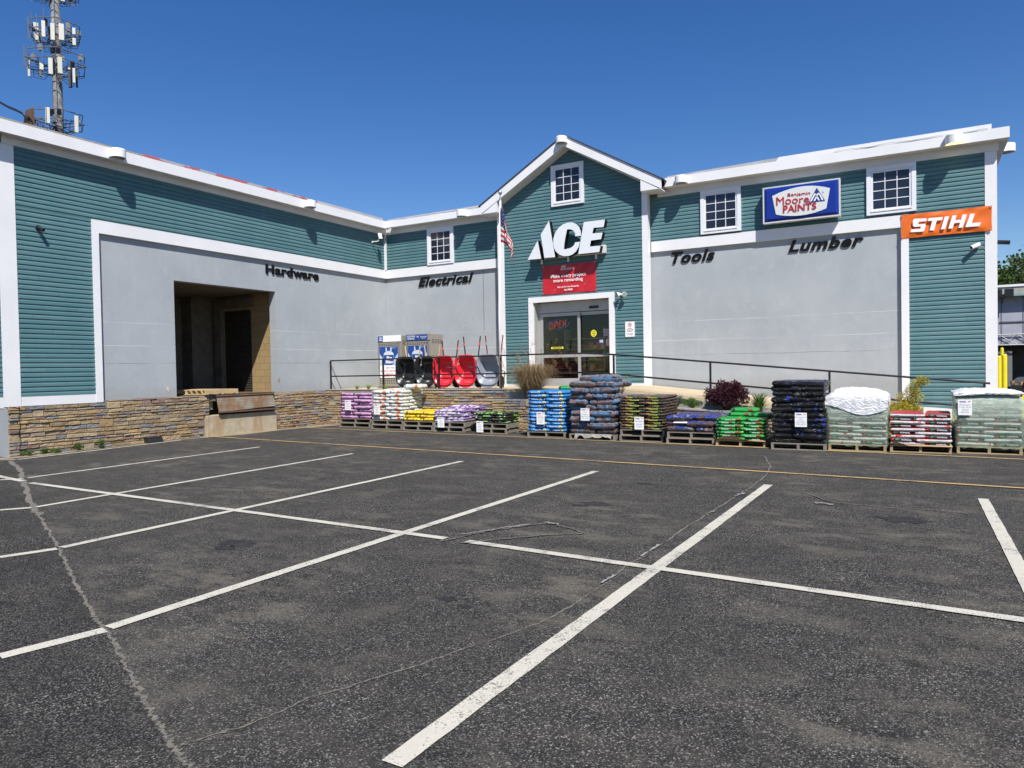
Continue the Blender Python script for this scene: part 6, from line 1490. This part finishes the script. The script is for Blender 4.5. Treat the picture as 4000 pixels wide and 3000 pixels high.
def tier(yc, spread, nrad, yy0, yy1, seed):
    """platform ring, vertical pipes, radio boxes and cable loops"""
    rr = random.Random(seed); zc = ony(223, yc, TY).z; R0 = spread
    mb = MB()
    for zz in (zc, zc+.9):
        P = [(TX+R0*cos(radians(a))+.0, TY+R0*sin(radians(a))*.9, zz) for a in (-150, -90, -30, 30, 90, 150, 210)]; mb.tube(P, .05, 6)
    for a in (-90, 30, 150): mb.tube([(TX, TY, zc-.3), (TX+R0*cos(radians(a)), TY+R0*sin(radians(a)), zc)], .06, 6); mb.tube([(TX, TY, zc-1.3), (TX+R0*.8*cos(radians(a)), TY+R0*.8*sin(radians(a)), zc)], .04, 6)
    mb.build('platform', M_TST, t)
    mb = MB()
    for k in range(8):
        a = radians(-175+k*17 if k < 9 else rr.uniform(0, 180)); x, y = TX+R0*cos(a), TY+R0*sin(a)*.9; z0 = zc-.7+rr.uniform(-.15, .15); MB().tube([(x, y, z0), (x, y, zc+1.45+rr.uniform(-.3, .3))], .028, 5).build('mounting_pipe', M_TST, t)
    for k in range(nrad):
        a = rr.uniform(0, 2*pi); r = R0*rr.uniform(.55, .95); x, y, z = TX+r*cos(a), TY+r*sin(a)*.9, zc+rr.uniform(-.7, 1.2); mb = MB(); s_ = rr.uniform(.14, .22); mb.box(x-s_, x+s_, y-.12, y+.12, z-.3, z+.3); mb.build('radio_unit', M_RAD if rr.random() < .5 else M_BLK, t)
    mb = MB()
    for k in range(26):
        a = rr.uniform(0, 2*pi); r = R0*rr.uniform(.6, 1); x, y = TX+r*cos(a), TY+r*sin(a)*.9; z = zc+rr.uniform(-.4, .8); dz = rr.uniform(.4, 1.2)
        mb.tube([(x, y, z), (x*.98+TX*.02, y, z-dz*.8), ((x+TX)/2+rr.uniform(-.3, .3), (y+TY)/2, z-dz), (TX+rr.uniform(-.5, .5), TY-.5, z-.4)], .03, 4)
    mb.build('cable_bundle', M_BLK, t)
tier(140, 2.55, 10, 0, 0, 1); tier(262, 3.0, 8, 0, 0, 2); tier(492, 2.6, 5, 0, 0, 3); tier(-30, 2.3, 6, 0, 0, 6)
ant(737, 765, 772, 940, .5, .3, mat('dark antenna back', (.03, .03, .03), .6, .3, 2), 'antenna_back'); ant(818, 775, 840, 942, .3, .2, mat('dark antenna back', (.03, .03, .03), .6, .3, 2), 'antenna_back')
ant(570, 1338, 666, 1360, 1.0, .1, M_TST, 'collar_bracket'); ant(572, 1245, 668, 1262, 1.0, .1, M_TST, 'collar_bracket')
# rusty roof post with service cables
RY = 17.0; a, b = ony(97, 430, RY), ony(128, 430, RY)
t = thing('roof_post', 'short rusty steel post with looped black cables on the wing roof', 'post', ((a.x+b.x)/2, RY, 7.3))
zb_ = 6.9; zt_ = ony(110, 428, RY).z
mb = MB(); mb.box(a.x, b.x, RY, RY+.06, zb_, zt_); mb.box(a.x-.06, a.x+.10, RY+.08, RY+.14, zb_, zt_-.03); mb.build('plate', M_RUST, t)
mb = MB(); pp = [(-25, 380), (0, 398), (30, 415), (60, 427), (85, 440), (97, 458), (97, 475), (84, 486)]
for k in range(3): mb.tube([tuple(ony(x+k*2, y+k*3.2, RY-.15-k*.05)) for x, y in pp], .028, 6)
mb.tube([tuple(ony(x, y, RY-.05)) for x, y in [(97, 452), (112, 456), (124, 470), (128, 492)]], .02, 5); mb.tube([tuple(ony(x, y, RY-.05)) for x, y in [(95, 470), (104, 462), (116, 458), (110, 478), (122, 488)]], .018, 5); mb.build('service_cables', M_BLK, t)

# chips where paint and render broke off the wing wall
for i, (x_, y_, r_) in enumerate([(655, 1518, .07), (1090, 1483, .075)]):
    c = onx(x_, y_, XW-.036); rr = random.Random(i); mb = MB(); mb.prism([(c.x, c.y+r_*rr.uniform(.5, 1)*cos(k*pi/5)*.8, c.z+r_*1.3*rr.uniform(.5, 1)*sin(k*pi/5)) for k in range(10)], (.004, 0, 0)); mb.build('chipped_render', M_CONC if i else mat('bare cream render', (.55, .50, .35), .9, .3, 30), ST)

box('wall_joint', ony(1888, 1100, YW+.04).x-.006, ony(1888, 1100, YW+.04).x+.006, YW+.034, YW+.05, 3.0, 5.03, mat('dark joint', (.10, .105, .11), .9, 0))

# bare branched tree across the lot: it shows as a reflection in the upper windows
rr = random.Random(12); t = thing('tree', 'bare branched tree across the lot, reflected in the upper right window', 'tree', (-1.0, -30, 0)); mb = MB()
def branch(p, d, L, r, k):
    q = p+d*L; mb.tube([p, p+d*L*.5+Vector((rr.gauss(0, .05), rr.gauss(0, .05), 0))*L, q], [r, r*.8, r*.6], 5, cap=False)
    if k == 0: return
    for i in range(3 if k > 2 else 4):
        e = (d+Vector((rr.gauss(0, .55), rr.gauss(0, .55), rr.gauss(.1, .35)))).normalized(); branch(p+d*L*rr.uniform(.5, 1), e, L*rr.uniform(.55, .8), r*.55, k-1)
branch(Vector((-1.0, -30, 0)), Vector((0, 0, 1)), 6.5, .32, 6)
mb.build('branches', M_BR, t)

M_OIL = m_concrete('oil stain', (.010, .0095, .009), (.022, .021, .020), (.03, .029, .028), .5, 30)
for i, (x_, y_, r_) in enumerate([(2330, 1968, .11), (2270, 1975, .06), (930, 2122, .12), (880, 2140, .07), (3530, 2030, .16), (1745, 2340, .05), (1815, 2370, .035), (2520, 1890, .07)]):
    c = onz(x_, y_); rr = random.Random(i+40); a0 = rr.uniform(0, 6); mb = MB()
    mb.add([(c.x+r_*1.6*cos(k*pi/14)*(1+.25*sin(k*1.3+a0)+rr.uniform(-.18, .18)), c.y+r_*sin(k*pi/14)*(1+.25*sin(k*1.9+a0)+rr.uniform(-.18, .18)), .0042) for k in range(28)], [tuple(range(28))]); tag(mb.build('oil_stain', M_OIL), kind='structure')
